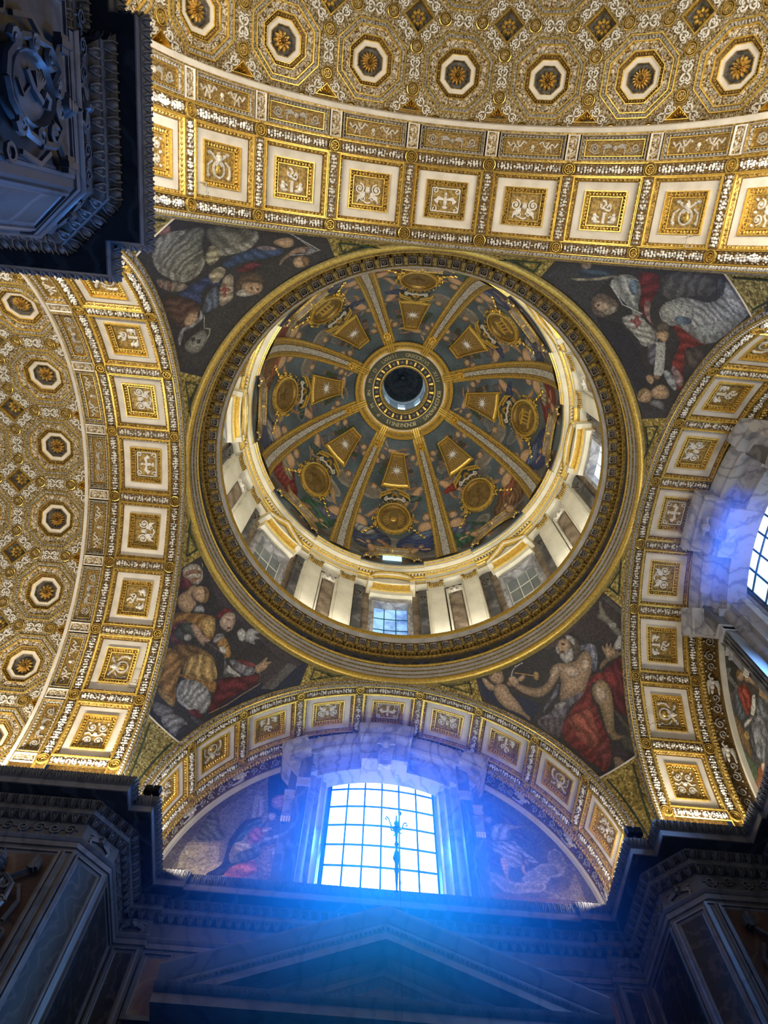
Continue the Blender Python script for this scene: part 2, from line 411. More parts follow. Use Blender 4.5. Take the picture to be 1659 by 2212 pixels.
# side panels (relief frieze) of the two deep arches
def side_panel(design):
    mb = MB(); c = (0, 10.58)
    L = [(.93, .32, 0), (.92, .31, .04), (.90, .29, .04), (.89, .28, -.03), (.82, .22, -.09), (.81, .21, -.05), (.79, .19, -.05), (.785, .185, -.10)]
    mb.loops([subdiv(rect(a, b, w, c), 4) for a, b, w in L], [GOLD, STUCCOG, GOLD, FIL_S, GOLD, GOLDB, GOLD, OCHRE], cap=True)
    mb.mat(STUCCOG); eggs_along(mb, rect(.855, .25, -.055, c), .1, .035, .035, .035, dart=False)
    return mb
def side_relief(design):
    mb = MB().mat(STUCCO if design else STUCCOG); w = -.10
    def t(pts, r=.02, **k): mb.tube([(p[0], p[1] + 10.58, w + .015) for p in pts], r, 4, **k)
    if design == 0:      # winged head between scrolls
        mb.blob((0, 10.58, w), .07, .085, .1); 
        for s in (-1, 1):
            for i in range(4): t([(s * .06, .02), (s * (.18 + .03 * i), .1 - .03 * i), (s * (.34 - .02 * i), .06 - .07 * i)], .024)
            t(spiral((s * .55, 0), .12, 1.6, 0, 14, sgn=s), .022); t([(s * .4, -.1), (s * .5, -.14), (s * .7, -.05)], .02)
    else:                # pair of dragons
        for s in (-1, 1):
            t([(s * .18, .08), (s * .26, .13), (s * .33, .02), (s * .44, -.04), (s * .53, .08), (s * .62, .0), (s * .7, .1)], .03)
            t([(s * .38, 0), (s * .44, .13), (s * .36, .1)], .028); t([(s * .4, -.05), (s * .38, -.15)], .02); t([(s * .5, 0), (s * .54, -.14)], .02)
        mb.blob((0, 10.58, w), .06, .07, .06); t(spiral((0, -.1), .06, 1, 0, 9), .015)
    return mb
ME_SP = [side_panel(0).mesh('relief_panel', B1), side_panel(1).mesh('relief_panel', B1)]
ME_SR = [side_relief(0).mesh('winged_head_relief', B1), side_relief(1).mesh('dragon_pair_relief', B1)]
def spacer_mesh():
    mb = MB(); c = (0, 10.58)
    mb.loops([rect(.17, .32, .0, c), rect(.165, .315, .03, c), rect(.13, .3, .03, c), rect(.125, .29, .0, c)], [IVORY, IVORY, IVORY, FIL_W], cap=True)
    return mb.mesh('spacer_block', B1)
ME_SPACER = spacer_mesh()
# angel frieze of the two shallow arches
def angel_mesh():
    mb = MB().mat(STUCCO); c = 10.62; w = 0.0
    mb.blob((0, c, w), .10, .09, .13); mb.blob((.12, c, w), .055, .055, .12); mb.blob((-.14, c - .02, w), .13, .08, .1); mb.blob((-.3, c - .04, w), .1, .05, .07)
    for s in (-1, 1):
        for i in range(5):
            mb.tube([(0.03, c + s * .03, w + .04), (.04 - .05 * i, c + s * .16, w + .05), (-.1 - .08 * i, c + s * (.22 - .01 * i), w + .03)], .028, 4)
    mb.tube([(.05, c - .05, w + .05), (.2, c - .12, w + .06), (.3, c - .04, w + .04)], .03, 4)
    return mb.mesh('angel_figure', B1)
def foliage_mesh():
    mb = MB().mat(STUCCOG); c = 10.62
    for s in (-1, 1):
        mb.tube([(p[0], p[1], p[2]) for p in spiral((s * .25, c), .17, 1.5, 0, 14, .03, s)], .022, 4)
        mb.tube([(p[0], p[1], p[2]) for p in spiral((s * .6, c + .03), .14, 1.4, PI, 12, .03, -s)], .02, 4)
        for i in range(6):
            mb.mat(STUCCO if i % 2 else STUCCOG); mb.blob((s * (.12 + .13 * i), c + .17 * (-1) ** i, 0), .035, .035, .05, 0, 5)
        mb.mat(STUCCOG)
    return mb.mesh('scroll_foliage', B1)
ME_ANGEL, ME_FOL = angel_mesh(), foliage_mesh()
def band_mesh(deep):
    mb = MB()
    # leaf moulding at the arch face, turning on to the face
    arc_sweep(mb, [(APL, -.22), (APL, -.2), (APL - .02, -.17), (APL, -.14), (APL + .02, -.02), (APL + .03, .02), (APL + .06, .03)], [GOLD, GOLD, GOLD, FIL_S, GOLD, GOLDB])
    arc_sweep(mb, [(APL + .06, .03), (APL + .15, .02), (7.82, .03), (7.84, 0)], [FIL_S, GOLD, GOLD])
    # the two garland rows with fine gilt edges
    for v in (V1, V2):
        arc_sweep(mb, [(v - .18, 0), (v - .17, .03), (v - .15, .03), (v - .14, -.02), (v + .14, -.02), (v + .15, .03), (v + .17, .03), (v + .17, 0)], [GOLDB, GOLDB, GOLDB, UMBER, GOLDB, GOLDB, GOLDB])
    # ground behind the coffers
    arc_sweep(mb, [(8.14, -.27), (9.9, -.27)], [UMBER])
    if deep:
        arc_sweep(mb, [(10.21, 0), (10.26, 0), (10.261, -.16), (10.899, -.16), (10.90, 0), (10.94, 0)], [GOLD, UMBER, UMBER, UMBER, GOLD])
        arc_sweep(mb, [(10.94, 0), (10.95, .03), (11.07, -.02), (11.10, -.12), (11.13, -.16), (11.14, -.87)], [IVORY, IVORY, IVORY, IVORY, GOLD])
    else:
        arc_sweep(mb, [(10.21, 0), (10.23, .06), (10.30, .10), (10.40, .06), (10.41, 0), (10.95, 0)], [GOLD, FIL_G, FIL_G, GOLD, UMBER])
        arc_sweep(mb, [(10.95, 0), (10.95, .10), (11.10, .12), (11.12, -.1)], [CREAM, CREAM, CREAM])
    mb.mat(STUCCOG); teeth_row(mb, APL + .10, .02, .1, .035, .055, .05, tilt=.5)
    return mb.mesh('arch_band')
def strips_mesh():
    """cross strip between neighbouring coffers, at the cell edge"""
    mb = MB()
    for u0, u1, m in ((-.17, -.155, GOLDB), (-.155, -.14, GOLDB), (-.14, .14, UMBER), (.14, .155, GOLDB), (.155, .17, GOLDB)):
        w0 = 0 if u0 in (-.17, -.14, .155) else .03; w1 = .03 if u1 in (-.155, .155) else 0
        mb.mat(m)
        mb.loops([[(u0, 8.16, w0), (u0, 9.88, w0)], [(u1, 8.16, w1), (u1, 9.88, w1)]], closed=False)
    return mb.mesh('cross_strip', B1)
ME_BAND = {True: band_mesh(True), False: band_mesh(False)}; ME_STRIP = strips_mesh()
def egg_row(v, w):
    mb = MB().mat(GOLDB); teeth_row(mb, v, w, .115, .042, .06, .045); return mb.mesh('egg_and_dart')
ME_EGGROW = egg_row(10.31, .09)

def coffered_arch(label, rz, deep, ks, lab=None):
    root = thing('coffered_arch', label, 'arch', (0, 0, HS), (0, 0, rz), 'coffered arches around the dome')
    place('arch_band', ME_BAND[deep], root)
    for k in range(-4, 5):
        ry = (0, k * DTH, 0)
        if k in ks or True:
            c = place('coffer', ME_COFFER, root, rot=ry)
            place('egg_and_dart', ME_EGGS, c, kind='stuff')
            j = abs(k); place(RNAME[j], RELIEF[j], c)
        place('fruit_garland', ME_GAR_U[k % 2], root, rot=ry); place('fruit_garland', ME_GAR_U2[k % 2], root, rot=ry)
        if deep:
            c = place('relief_panel', ME_SP[k % 2], root, rot=ry); place('relief', ME_SR[k % 2], c)
        else:
            place('scroll_foliage', ME_FOL, root, rot=ry)
    for k in range(-5, 5):
        re = (0, (k + .5) * DTH, 0)
        place('cross_strip', ME_STRIP, root, rot=re); place('fruit_garland', ME_GAR_V[k % 2], root, rot=re)
        place('roundel', ME_R1, root, rot=re); place('roundel', ME_R2, root, rot=re)
        if deep: place('spacer_block', ME_SPACER, root, rot=re)
        else: place('angel_figure', ME_ANGEL, root, rot=re)
    if not deep: place('egg_and_dart', ME_EGGROW, root, kind='stuff')
    return root
coffered_arch('wide gilded arch of square coffers between the dome and the top octagon vault', PI, True, range(-4, 5))
coffered_arch('wide gilded arch of square coffers left of the dome', PI / 2, True, range(-4, 5))
coffered_arch('shallow silvery coffered arch framing the big lower window and its two mosaics', 0, False, range(-4, 5))
coffered_arch('shallow gilded coffered arch framing the tilted window at the right edge', -PI / 2, False, range(-4, 5))

# ================================================================ octagon-coffered barrel vaults
RV = 8.0; P = DTH * RV; HP = P / 2; VB = 11.16
BV = bend(RV)
OC = 1.01
def oct_mesh():
    mb = MB()
    L = [(OC, 0), (OC - .01, .04), (OC - .035, .04), (OC - .045, 0), (.87, -.03), (.86, .01), (.835, .01), (.825, -.05), (.635, -.06), (.63, -.02), (.61, -.02), (.60, -.06),
         (.51, -.13), (.505, -.10), (.49, -.10), (.485, -.14), (.365, -.14), (.36, -.12), (.345, -.12), (.34, -.26)]
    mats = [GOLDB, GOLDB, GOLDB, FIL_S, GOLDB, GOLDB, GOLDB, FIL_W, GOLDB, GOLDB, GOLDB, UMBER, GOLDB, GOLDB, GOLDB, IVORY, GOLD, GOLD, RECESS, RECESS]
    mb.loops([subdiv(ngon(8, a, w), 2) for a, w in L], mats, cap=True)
    return mb.mesh('octagonal_coffer', BV)
def oct_orn():
    mb = MB().mat(STUCCOG); eggs_along(mb, ngon(8, .92, -.02), .085, .024, .045, .045, dart=False)
    mb.mat(GOLD); eggs_along(mb, ngon(8, .555, -.10), .075, .026, .035, .045, dart=False)
    for i in range(16):
        a = PI / 8 * i; r = .725
        flower(mb, (r * cos(a), r * sin(a)), 5, .075, .04, STUCCO if i % 2 else STUCCOG, STUCCO, -.055, inner=False)
    mb.mat(UMBER); eggs_along(mb, ngon(8, .35, -.2), .06, .018, .02, .06, dart=False, seg=4)
    return mb.mesh('leaf_and_flower_bands', BV)
def rosette_mesh(n, name):
    mb = MB(); flower(mb, (0, 0), n, .27, .12, COPPER, UMBER, -.22, core=.3)
    return mb.mesh(name, BV)
def plate_mesh():
    mb = MB().mat(FIL_V)
    o = ngon(8, OC, 0); t = ngon(8, HP, 0)
    mb.loops([subdiv(o, 2), subdiv(t, 2)])
    return mb.mesh('ground_plate', BV)
def diamond_mesh(half=False):
    hd = .46; ho = HP * 2 - HP * math.tan(PI / 8) * 2; ho = HP * (1 - math.tan(PI / 8)) ; ho = ho * 1.0
    D = HP * (1 - math.tan(PI / 8))
    def dia(h, w): return [(h, 0, w), (0, h, w), (-h, 0, w), (0, -h, w)] if not half else [(h, .0, w), (0, h, w), (-h, .0, w)]
    mb = MB()
    if not half:
        L = [(D, 0), (hd, 0), (hd - .015, .04), (hd - .05, .04), (hd - .06, -.03), (hd - .10, -.10), (hd - .13, -.2)]
        mats = [FIL_V, GOLDB, GOLDB, GOLDB, UMBER, RECESS, RECESS]
        mb.loops([subdiv(dia(h, w), 3) for h, w in L], mats, cap=True)
        mb.mat(GOLD); eggs_along(mb, dia(hd - .085, -.06), .055, .016, .016, .05, dart=False, seg=4)
        flower(mb, (0, 0), 8, .24, .1, GOLDB, COPPER, -.19, inner=False)
    else:
        def tri(o, w): return [(D - .0 - o * 2.414, .03 + o, w), (0, D - o * 1.414, w), (-(D - o * 2.414), .03 + o, w)]
        L = [(0.0, 0), (.16, 0), (.165, .04), (.185, .04), (.195, -.03), (.21, -.22)]
        mb.loops([subdiv(tri(o, w), 3) for o, w in L], [OCHRE, GOLDB, GOLDB, GOLDB, GOLDB, RECESS], cap=True)
        for i, a in enumerate((.5, 1.05, 1.57, 2.1, 2.64)):
            mb.mat(GOLDB); mb.blob((.15 * cos(a), .27 + .13 * sin(a), -.2), .09, .035, .12, a, 6)
    return mb.mesh('triangular_coffer' if half else 'diamond_coffer', BV)
def scroll_mesh(kind):
    """white double scrolls on the strips; e: oct-oct strip on the +u edge, d: strip beside a diamond"""
    mb = MB(); s = HP * math.tan(PI / 8)
    def strip(fn):
        mb.mat(STUCCOW)
        for sg in (-1, 1):
            for q in (-1, 1):
                pts = [(q * .03, sg * .02), (q * .10, sg * .07), (q * .13, sg * .15), (q * .08, sg * .2), (q * .02, sg * .17), (q * .05, sg * .12)]
                mb.tube([(*fn(*p), .03) for p in pts], .027, 4)
                pts = [(q * .02, sg * .22), (q * .09, sg * .27), (q * .14, sg * .24)]
                mb.tube([(*fn(*p), .025) for p in pts], .02, 4)
        mb.mat(STUCCOG); c = fn(0, 0); mb.blob((c[0], c[1], 0), .04, .04, .05, 0, 5)
    if kind == 'e': strip(lambda x, y: (HP + x, y))
    elif kind == 'n': strip(lambda x, y: (y, HP + x))
    else:
        for a in (PI / 4, 3 * PI / 4, 5 * PI / 4, 7 * PI / 4):
            r = HP + .03
            strip(lambda x, y, a=a: ((r + x * .8) * cos(a) - y * sin(a), (r + x * .8) * sin(a) + y * cos(a)))
    return mb.mesh('white_scrollwork', BV)
ME_OCT, ME_OO, ME_PL, ME_DIA, ME_TRI = oct_mesh(), oct_orn(), plate_mesh(), diamond_mesh(), diamond_mesh(True)
ME_ROS = [rosette_mesh(12, 'gilded_rosette'), rosette_mesh(16, 'gilded_rosette'), rosette_mesh(10, 'gilded_rosette')]
ME_SE, ME_SN, ME_SD = scroll_mesh('e'), scroll_mesh('n'), scroll_mesh('d')
ME_RV = roundel_mesh(.185, 'roundel', BV)
def barrel(label, rz, rows, k0, k1, phase):
    root = thing('ceiling', label, 'vault', (0, 0, HS), (0, 0, rz), kind='structure')
    sT = HP * math.tan(PI / 8)
    for r in range(rows):
        v = VB + HP + r * P
        for k in range(k0, k1 + 1):
            a = k * DTH + phase; lo, ro = (0, v, 0), (0, a, 0)
            place('ground_plate', ME_PL, root, lo, ro)
            c = place('octagonal_coffer', ME_OCT, root, lo, ro)
            place('leaf_and_flower_bands', ME_OO, c, kind='stuff')
            place('rosette', ME_ROS[(k + 2 * r) % 3], c)
            place('scrollwork', ME_SE, root, lo, ro); place('scrollwork', ME_SN, root, lo, ro); place('scrollwork', ME_SD, root, lo, ro)
            for du, dv in ((sT, -HP), (-sT, -HP), (HP, sT), (HP, -sT)):
                place('roundel', ME_RV, root, (0, v + dv, 0), (0, a + du / RV, 0))
            if r > 0: place('diamond_coffer', ME_DIA, root, (0, v - HP, 0), (0, a + DTH / 2, 0))
            else: place('triangular_coffer', ME_TRI, root, (0, VB, 0), (0, a + DTH / 2, 0))
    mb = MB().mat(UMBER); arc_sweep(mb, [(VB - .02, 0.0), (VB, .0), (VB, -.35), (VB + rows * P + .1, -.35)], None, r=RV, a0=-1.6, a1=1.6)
    place('vault_shell', mb.mesh('vault_shell'), root)
    return root
barrel('gilded barrel vault of octagonal coffers with rosettes across the top of the picture', PI, 3, -4, 4, 0)
barrel('gilded barrel vault of octagonal coffers at the left edge beyond the coffered arch', PI / 2, 2, -4, 4, -.01)

# ================================================================ pendentives (sphere through the arches and under the ring)
RS, ZR = 10.6, 22.31
def paint_attr(me, cols):
    a = me.color_attributes.new('paint', 'FLOAT_COLOR', 'POINT')
    c = np.ones((len(cols), 4), np.float32); c[:, :3] = cols; a.data.foreach_set('color', c.ravel())
def grid_mesh(name, Pts, nu, nv, mat, closed=False):
    me = bpy.data.meshes.new(name); P = np.asarray(Pts, np.float32).reshape(-1, 3)
    i, j = np.meshgrid(np.arange(nu if closed else nu - 1), np.arange(nv - 1), indexing='ij')
    a = i * nv + j; b = ((i + 1) % nu) * nv + j
    F = np.stack([a, b, b + 1, a + 1], -1).reshape(-1, 4)
    me.vertices.add(len(P)); me.vertices.foreach_set('co', P.ravel())
    me.loops.add(F.size); me.loops.foreach_set('vertex_index', F.ravel().astype(np.int32))
    me.polygons.add(len(F)); me.polygons.foreach_set('loop_start', np.arange(0, F.size, 4, dtype=np.int32))
    me.polygons.foreach_set('use_smooth', np.ones(len(F), bool))
    me.update(calc_edges=True); me.materials.append(mat)
    return me
#PAINT_BEGIN
def smooth_poly(q, it=2):
    for _ in range(it):
        n = np.roll(q, -1, 0); q = np.stack([.75 * q + .25 * n, .25 * q + .75 * n], 1).reshape(-1, 2)
    return q
def inside_poly(X, Y, q):
    r = np.zeros(len(X), bool)
    for (x0, y0), (x1, y1) in zip(q, np.roll(q, -1, 0)):
        c = (y0 > Y) != (y1 > Y)
        if c.any(): r ^= c & (X < (x1 - x0) * (Y - y0) / ((y1 - y0) if abs(y1 - y0) > 1e-9 else 1e-9) + x0)
    return r
def edge_dist(X, Y, q, closed=True):
    d = np.full(len(X), 1e9); n = len(q) if closed else len(q) - 1
    for i in range(n):
        a = q[i]; b = q[(i + 1) % len(q)]; e = b - a; L = e @ e + 1e-12
        t = np.clip(((X - a[0]) * e[0] + (Y - a[1]) * e[1]) / L, 0, 1)
        d = np.minimum(d, (X - a[0] - t * e[0]) ** 2 + (Y - a[1] - t * e[1]) ** 2)
    return np.sqrt(d)
def wob(X, Y, s, seed):
    r = np.random.default_rng(seed); o = 0
    for k in range(4):
        a = r.uniform(0, 6.28); f = s * (1 + k * .8); o = o + np.sin((X * np.cos(a) + Y * np.sin(a)) * f + r.uniform(0, 6.28) + 1.3 * np.sin((X * np.sin(a) - Y * np.cos(a)) * f * .6)) / (1 + .5 * k)
    return o / 2.2
def paint_shapes(X, Y, C, shapes, unit=50., seed=0):
    """lay the mosaic's shapes one over another on the surface's own coordinates"""
    for n, (kind, col, pts) in enumerate(shapes):
        q = np.array([float(v) for v in pts.split()]).reshape(-1, 2) / unit; col = np.array(col) / 100.
        if kind[0] == 'l':
            w = max(float(kind[1:]) / 1000, .014); lo, hi = q.min(0) - w, q.max(0) + w
            m = np.where((X > lo[0]) & (X < hi[0]) & (Y > lo[1]) & (Y < hi[1]))[0]
            if len(m): d = edge_dist(X[m], Y[m], q, False); C[m[d < w * .6]] = col
            continue
        if kind != 'f': q = smooth_poly(q)
        lo, hi = q.min(0), q.max(0)
        m = np.where((X > lo[0]) & (X < hi[0]) & (Y > lo[1]) & (Y < hi[1]))[0]
        if not len(m): continue
        m = m[inside_poly(X[m], Y[m], q)]
        if not len(m): continue
        x, y = X[m], Y[m]; sz = min(hi - lo)
        if kind == 'f': C[m] = col * (1 + .12 * wob(x, y, 6, n))[:, None]; continue
        d = edge_dist(x, y, q); e = np.clip(d / (sz * .22 + .01), 0, 1)
        g = ((x - lo[0]) / (hi[0] - lo[0]) * -.3 + (y - lo[1]) / (hi[1] - lo[1]) * .5)
        if kind == 's': v = (.42 + .75 * e ** .7) * (.85 + g * .45) * (1 + .10 * wob(x, y, 9, n))
        elif kind == 'h': v = (.6 + .5 * e) * (1 + .45 * wob(x, y, 34, n))
        elif kind == 'c': v = (.75 + .4 * np.clip(1 - abs(e - .35) * 1.6, 0, 1)) * (1 + .22 * wob(x, y, 7, n))
        else:
            r = np.random.default_rng(n + seed); a = r.uniform(0, 3.14); c = q.mean(0)
            u = (x - c[0]) * np.cos(a) + (y - c[1]) * np.sin(a) + .10 * wob(x, y, 5, n)
            f = np.sin(u * (16 + 10 * r.random()) + 2.5 * np.sin((x - c[0]) * 2.3 + (y - c[1]) * 1.7 + n))
            v = (.55 + .5 * e) * (1 + .42 * np.sign(f) * np.abs(f) ** .7) * (.92 + g * .3)
            v = v + .35 * np.exp(-(d / .02) ** 2) * (wob(x, y, 4, n + 5) > .1)
        C[m] = col * np.clip(v, .12, 1.9)[:, None]
    return C
def paint_picture(name, X, Y, base):
    C = np.tile(np.array(base, float), (len(X), 1)); C *= (1 + .25 * wob(X, Y, 2.2, 3) + .1 * wob(X, Y, 9, 4))[:, None]
    return paint_shapes(X, Y, C, ART.get(name, []))
ART = {
'P0': [('f',(5,4,4),'-129 1119 -143 1114 -155 1078 -120 1046 -66 1084 -51 1108'),
('f',(8,6,6),'8 1111 -125 1113 -126 1110 -1 1106'),
('f',(8,8,7),'-134 1108 -141 1105 -151 1074 -145 1070'),
('f',(1,2,6),'135 1114 147 1085 100 1022 64 1043 90 1071 115 1062'),
('s',(24,23,18),'-127 1110 -130 1107 -125 1101 -123 1088 -126 1074 -126 1064 -127 1056 -122 1053 -116 1057 -114 1068 -114 1080 -110 1091 -105 1096 -110 1099 -114 1098'),
('f',(34,33,30),'-116 1080 -127 1073 -127 1068 -115 1074'),
('f',(50,50,48),'-120 1057 -123 1054 -113 1039 -100 1047 -104 1053'),
('s',(46,32,20),'-79 1042 -80 1052 -83 1064 -86 1064 -86 1057 -94 1063 -96 1062 -92 1055 -99 1058 -102 1057 -95 1050 -103 1052 -105 1050 -97 1046 -106 1042 -99 1040 -88 1041 -81 1039'),
('s',(30,19,12),'-66 1047 -77 1047 -81 1042 -67 1039 -56 1040'),
('f',(20,15,9),'-79 1047 -111 1037 -108 1034 -78 1041 -63 1040 -61 1043'),
('d',(13,2,3),'-79 1036 -110 1033 -81 994 -68 969 -55 959 -48 964 -43 979 -51 996 -60 1016 -52 1036'),
('d',(26,4,4),'-42 1042 -66 1032 -80 1016 -78 1004 -71 993 -67 1002 -54 1020 -34 1033 -18 1027'),
('d',(20,21,27),'-50 1085 -63 1081 -72 1077 -75 1067 -63 1051 -53 1042 -45 1044 -57 1065 -56 1078 -45 1079'),
('d',(36,37,42),'-68 1078 -74 1074 -66 1060 -56 1048 -57 1055 -62 1069'),
('s',(46,32,20),'-2 1084 -13 1077 -29 1071 -44 1075 -54 1076 -60 1069 -56 1059 -44 1045 -31 1038 -18 1027 -2 1029 19 1029 33 1034 23 1046 12 1058 7 1069 22 1073 21 1080 8 1085'),
('s',(58,45,32),'-7 1076 -22 1068 -29 1057 -23 1050 -8 1054 -1 1065'),
('s',(58,45,32),'-41 1069 -53 1064 -47 1053 -35 1048 -29 1055'),
('s',(46,32,20),'-1 1083 18 1078 30 1070 44 1066 59 1069 74 1080 82 1088 90 1088 89 1081 82 1071 69 1059 57 1053 40 1054 18 1063 5 1069'),
('s',(58,45,32),'12 1082 1 1080 7 1071 21 1068 29 1069'),
('s',(46,32,20),'80 1099 76 1091 79 1084 87 1081 93 1087 93 1095 88 1100'),
('l19',(60,60,56),'84 1099 77 1105 67 1109 54 1109'),
('f',(50,50,47),'70 1110 53 1109 63 1108 71 1107'),
('h',(9,8,6),'-43 1107 -55 1098 -54 1084 -43 1074 -29 1071 -27 1083 -41 1099'),
('s',(46,32,20),'-19 1106 -27 1109 -37 1106 -41 1099 -37 1091 -29 1085 -19 1089 -13 1094 -14 1100'),
('f',(8,5,3),'-26 1104 -32 1101 -30 1098 -25 1101'),
('f',(6,3,2),'-18 1096 -24 1092 -20 1091 -16 1094'),
('h',(42,40,36),'-40 1109 -48 1105 -51 1096 -47 1090 -42 1092 -43 1098 -38 1103'),
('h',(42,40,36),'-13 1094 -20 1090 -28 1092 -38 1090 -35 1082 -28 1075 -18 1075 -12 1079 -10 1087'),
('h',(42,40,36),'-15 1106 -18 1105 -15 1096 -12 1093 -9 1097'),
('d',(19,18,21),'39 1034 27 1033 -7 1030 -19 1028 -3 1023 20 1021 36 1012 48 1000 61 987 68 987 75 999 85 1014 83 1024 70 1026 59 1025 49 1027'),
('d',(36,34,32),'42 1035 29 1032 20 1028 33 1024 46 1026'),
('d',(20,21,27),'22 1058 16 1058 28 1046 45 1040 59 1035 67 1028 67 1032 57 1040 38 1047'),
('d',(13,11,13),'80 1023 62 1020 40 1012 61 987 69 987 75 1001'),
('d',(26,4,4),'-41 1041 -57 1036 -32 1033 -20 1017 -19 1001 -15 983 -12 964 -8 936 0 918 24 898 24 913 36 927 48 955 58 982 53 995 41 1005 14 1018 -13 1026 -28 1036'),
('d',(36,10,7),'37 1005 17 1006 -2 1003 -11 1005 -5 987 2 962 3 950 24 943 28 956 37 975 34 993'),
('d',(21,5,5),'-3 954 -8 936 -2 921 17 909 23 920 22 938'),
('s',(38,27,15),'-41 1030 -50 1028 -57 1018 -55 1004 -48 989 -35 968 -25 952 -26 942 -36 934 -34 931 -21 936 -12 941 -13 960 -19 979 -25 997 -22 1008 -26 1024'),
('s',(58,45,32),'-35 1025 -44 1019 -46 1007 -40 999 -29 999 -26 1010'),
('f',(10,9,7),'-41 976 -44 972 -51 931 -47 928 -43 935'),
('f',(8,8,6),'-27 936 -45 929 -43 914 -34 905 -26 918'),
('h',(30,20,14),'-1 916 -8 915 -14 902 -13 895 2 893 9 895 2 904'),
('h',(5,4,5),'-10 935 -25 914 -32 898 -19 903 -5 921'),
('s',(46,32,20),'120 1110 109 1115 98 1113 95 1107 98 1099 103 1095 113 1095 119 1100 121 1106'),
('h',(30,21,10),'121 1110 110 1116 96 1114 93 1108 99 1107 103 1112 112 1111 121 1104'),
('f',(10,6,4),'106 1105 103 1105 103 1103 106 1103'),
('s',(46,32,20),'118 1097 102 1093 100 1086 101 1075 96 1062 96 1052 95 1041 90 1034 92 1028 96 1029 99 1037 106 1045 112 1051 119 1056 124 1063 127 1074 127 1086'),
('s',(46,32,20),'118 1095 124 1102 125 1108 131 1111 134 1108 134 1098 132 1091 124 1088'),
('s',(30,19,12),'97 1095 89 1092 91 1085 99 1087'),
('s',(46,32,20),'78 1092 65 1095 61 1092 66 1087 76 1086'),
('l28',(42,26,10),'75 1101 60 1093 47 1085'),
('s',(45,30,12),'45 1091 38 1089 39 1083 45 1077 50 1079 50 1085')],
'P1': [('f',(5,4,5),'129 1115 81 1119 7 1118 -131 1109 -138 1094 -25 1107 59 1098'),
('f',(1,2,5),'-84 1046 -136 1112 -153 1079 -83 999 -53 979'),
('h',(42,38,31),'149 1078 148 1091 135 1104 119 1105 109 1098 110 1088 123 1081 139 1076'),
('h',(30,16,10),'143 1078 136 1095 120 1104 118 1101 131 1091 137 1077'),
('h',(30,16,10),'132 1077 119 1096 113 1097 122 1080'),
('l21',(35,30,20),'131 1109 126 1107'),
('d',(12,3,4),'141 1066 141 1077 121 1083 116 1077 126 1061'),
('s',(46,32,20),'118 1082 109 1087 105 1081 107 1073 97 1072 88 1074 86 1065 86 1057 96 1049 109 1047 121 1052 121 1062 116 1071'),
('s',(46,32,20),'112 1080 106 1092 92 1098 82 1095 77 1087 83 1078 96 1073 105 1074'),
('h',(22,14,7),'103 1094 91 1099 79 1094 76 1086 81 1080 86 1089 96 1093'),
('s',(36,36,38),'86 1068 84 1074 77 1079 67 1076 72 1070 83 1061'),
('d',(34,19,6),'108 1034 96 1049 70 1069 51 1081 40 1080 28 1067 23 1054 34 1051 58 1052 86 1041 94 1023 100 1020'),
('h',(48,33,13),'64 1064 47 1082 35 1074 29 1055 47 1054'),
('s',(50,38,28),'36 1083 38 1094 32 1104 22 1107 13 1101 8 1091 9 1082 18 1080 29 1079'),
('f',(12,7,5),'29 1093 25 1096 23 1095 27 1092'),
('f',(12,7,5),'20 1099 17 1101 16 1099 18 1098'),
('f',(14,5,4),'18 1086 11 1091 10 1088 15 1084'),
('l16',(30,20,14),'22 1096 14 1092'),
('d',(16,2,3),'43 1081 47 1093 42 1104 27 1108 38 1098 38 1087'),
('h',(34,19,6),'15 1057 14 1074 -2 1072 -23 1061 -19 1051 -4 1054'),
('d',(30,28,26),'26 1065 16 1076 9 1074 13 1061 18 1054'),
('h',(50,48,44),'6 1057 0 1064 -9 1061 -10 1055 -2 1052'),
('d',(6,7,7),'91 1025 83 1043 69 1052 54 1056 48 1047 47 1034 63 1023 79 1015'),
('d',(38,38,36),'69 1028 61 1039 51 1033 62 1024'),
('d',(16,6,7),'96 1017 91 1037 80 1048 89 1031 84 1015 66 1017 47 1030 56 1017 78 1006'),
('s',(42,30,22),'73 1045 65 1055 52 1054 41 1051 29 1055 24 1053 32 1046 27 1041 40 1040 54 1042'),
('d',(20,12,5),'76 1004 53 1022 31 1036 4 1041 -12 1033 22 1027 37 1007 32 984 53 1000'),
('d',(48,33,13),'37 1011 25 1031 0 1037 -17 1029 -28 1017 -14 1003 11 994 27 984 34 996'),
('h',(34,19,6),'32 984 11 994 -14 1003 -28 1017 -40 998 -28 996 -2 994 28 980'),
('d',(34,19,6),'79 998 53 1004 33 990 26 968 6 942 9 936 42 939 57 947 67 974'),
('h',(30,20,8),'46 943 12 947 6 937 13 934 43 935'),
('l21',(14,10,8),'30 1048 7 1052 -16 1055'),
('d',(16,17,16),'-11 1052 -16 1052 -31 1039 -53 1046 -60 1040 -42 1036 -35 1025 -22 1043'),
('f',(45,45,42),'-27 1046 -53 1046 -59 1044 -33 1037'),
('d',(20,20,22),'-21 1052 -37 1063 -62 1066 -76 1065 -69 1051 -52 1047 -30 1049'),
('d',(13,2,3),'-30 1018 -39 1031 -66 1049 -83 1065 -91 1054 -76 1028 -61 999 -52 965 -44 973 -36 1001'),
('d',(20,5,6),'-32 1060 -47 1070 -68 1073 -67 1066 -41 1059'),
('l26',(34,20,10),'-50 968 -67 996 -79 1024 -93 1052 -83 1065'),
('s',(46,32,20),'-66 1069 -71 1078 -74 1091 -78 1091 -76 1083 -85 1090 -88 1088 -83 1082 -89 1084 -87 1078 -83 1069 -79 1061'),
('s',(48,48,46),'-1 1093 -5 1101 -16 1100 -23 1093 -22 1086 -15 1085 -6 1088'),
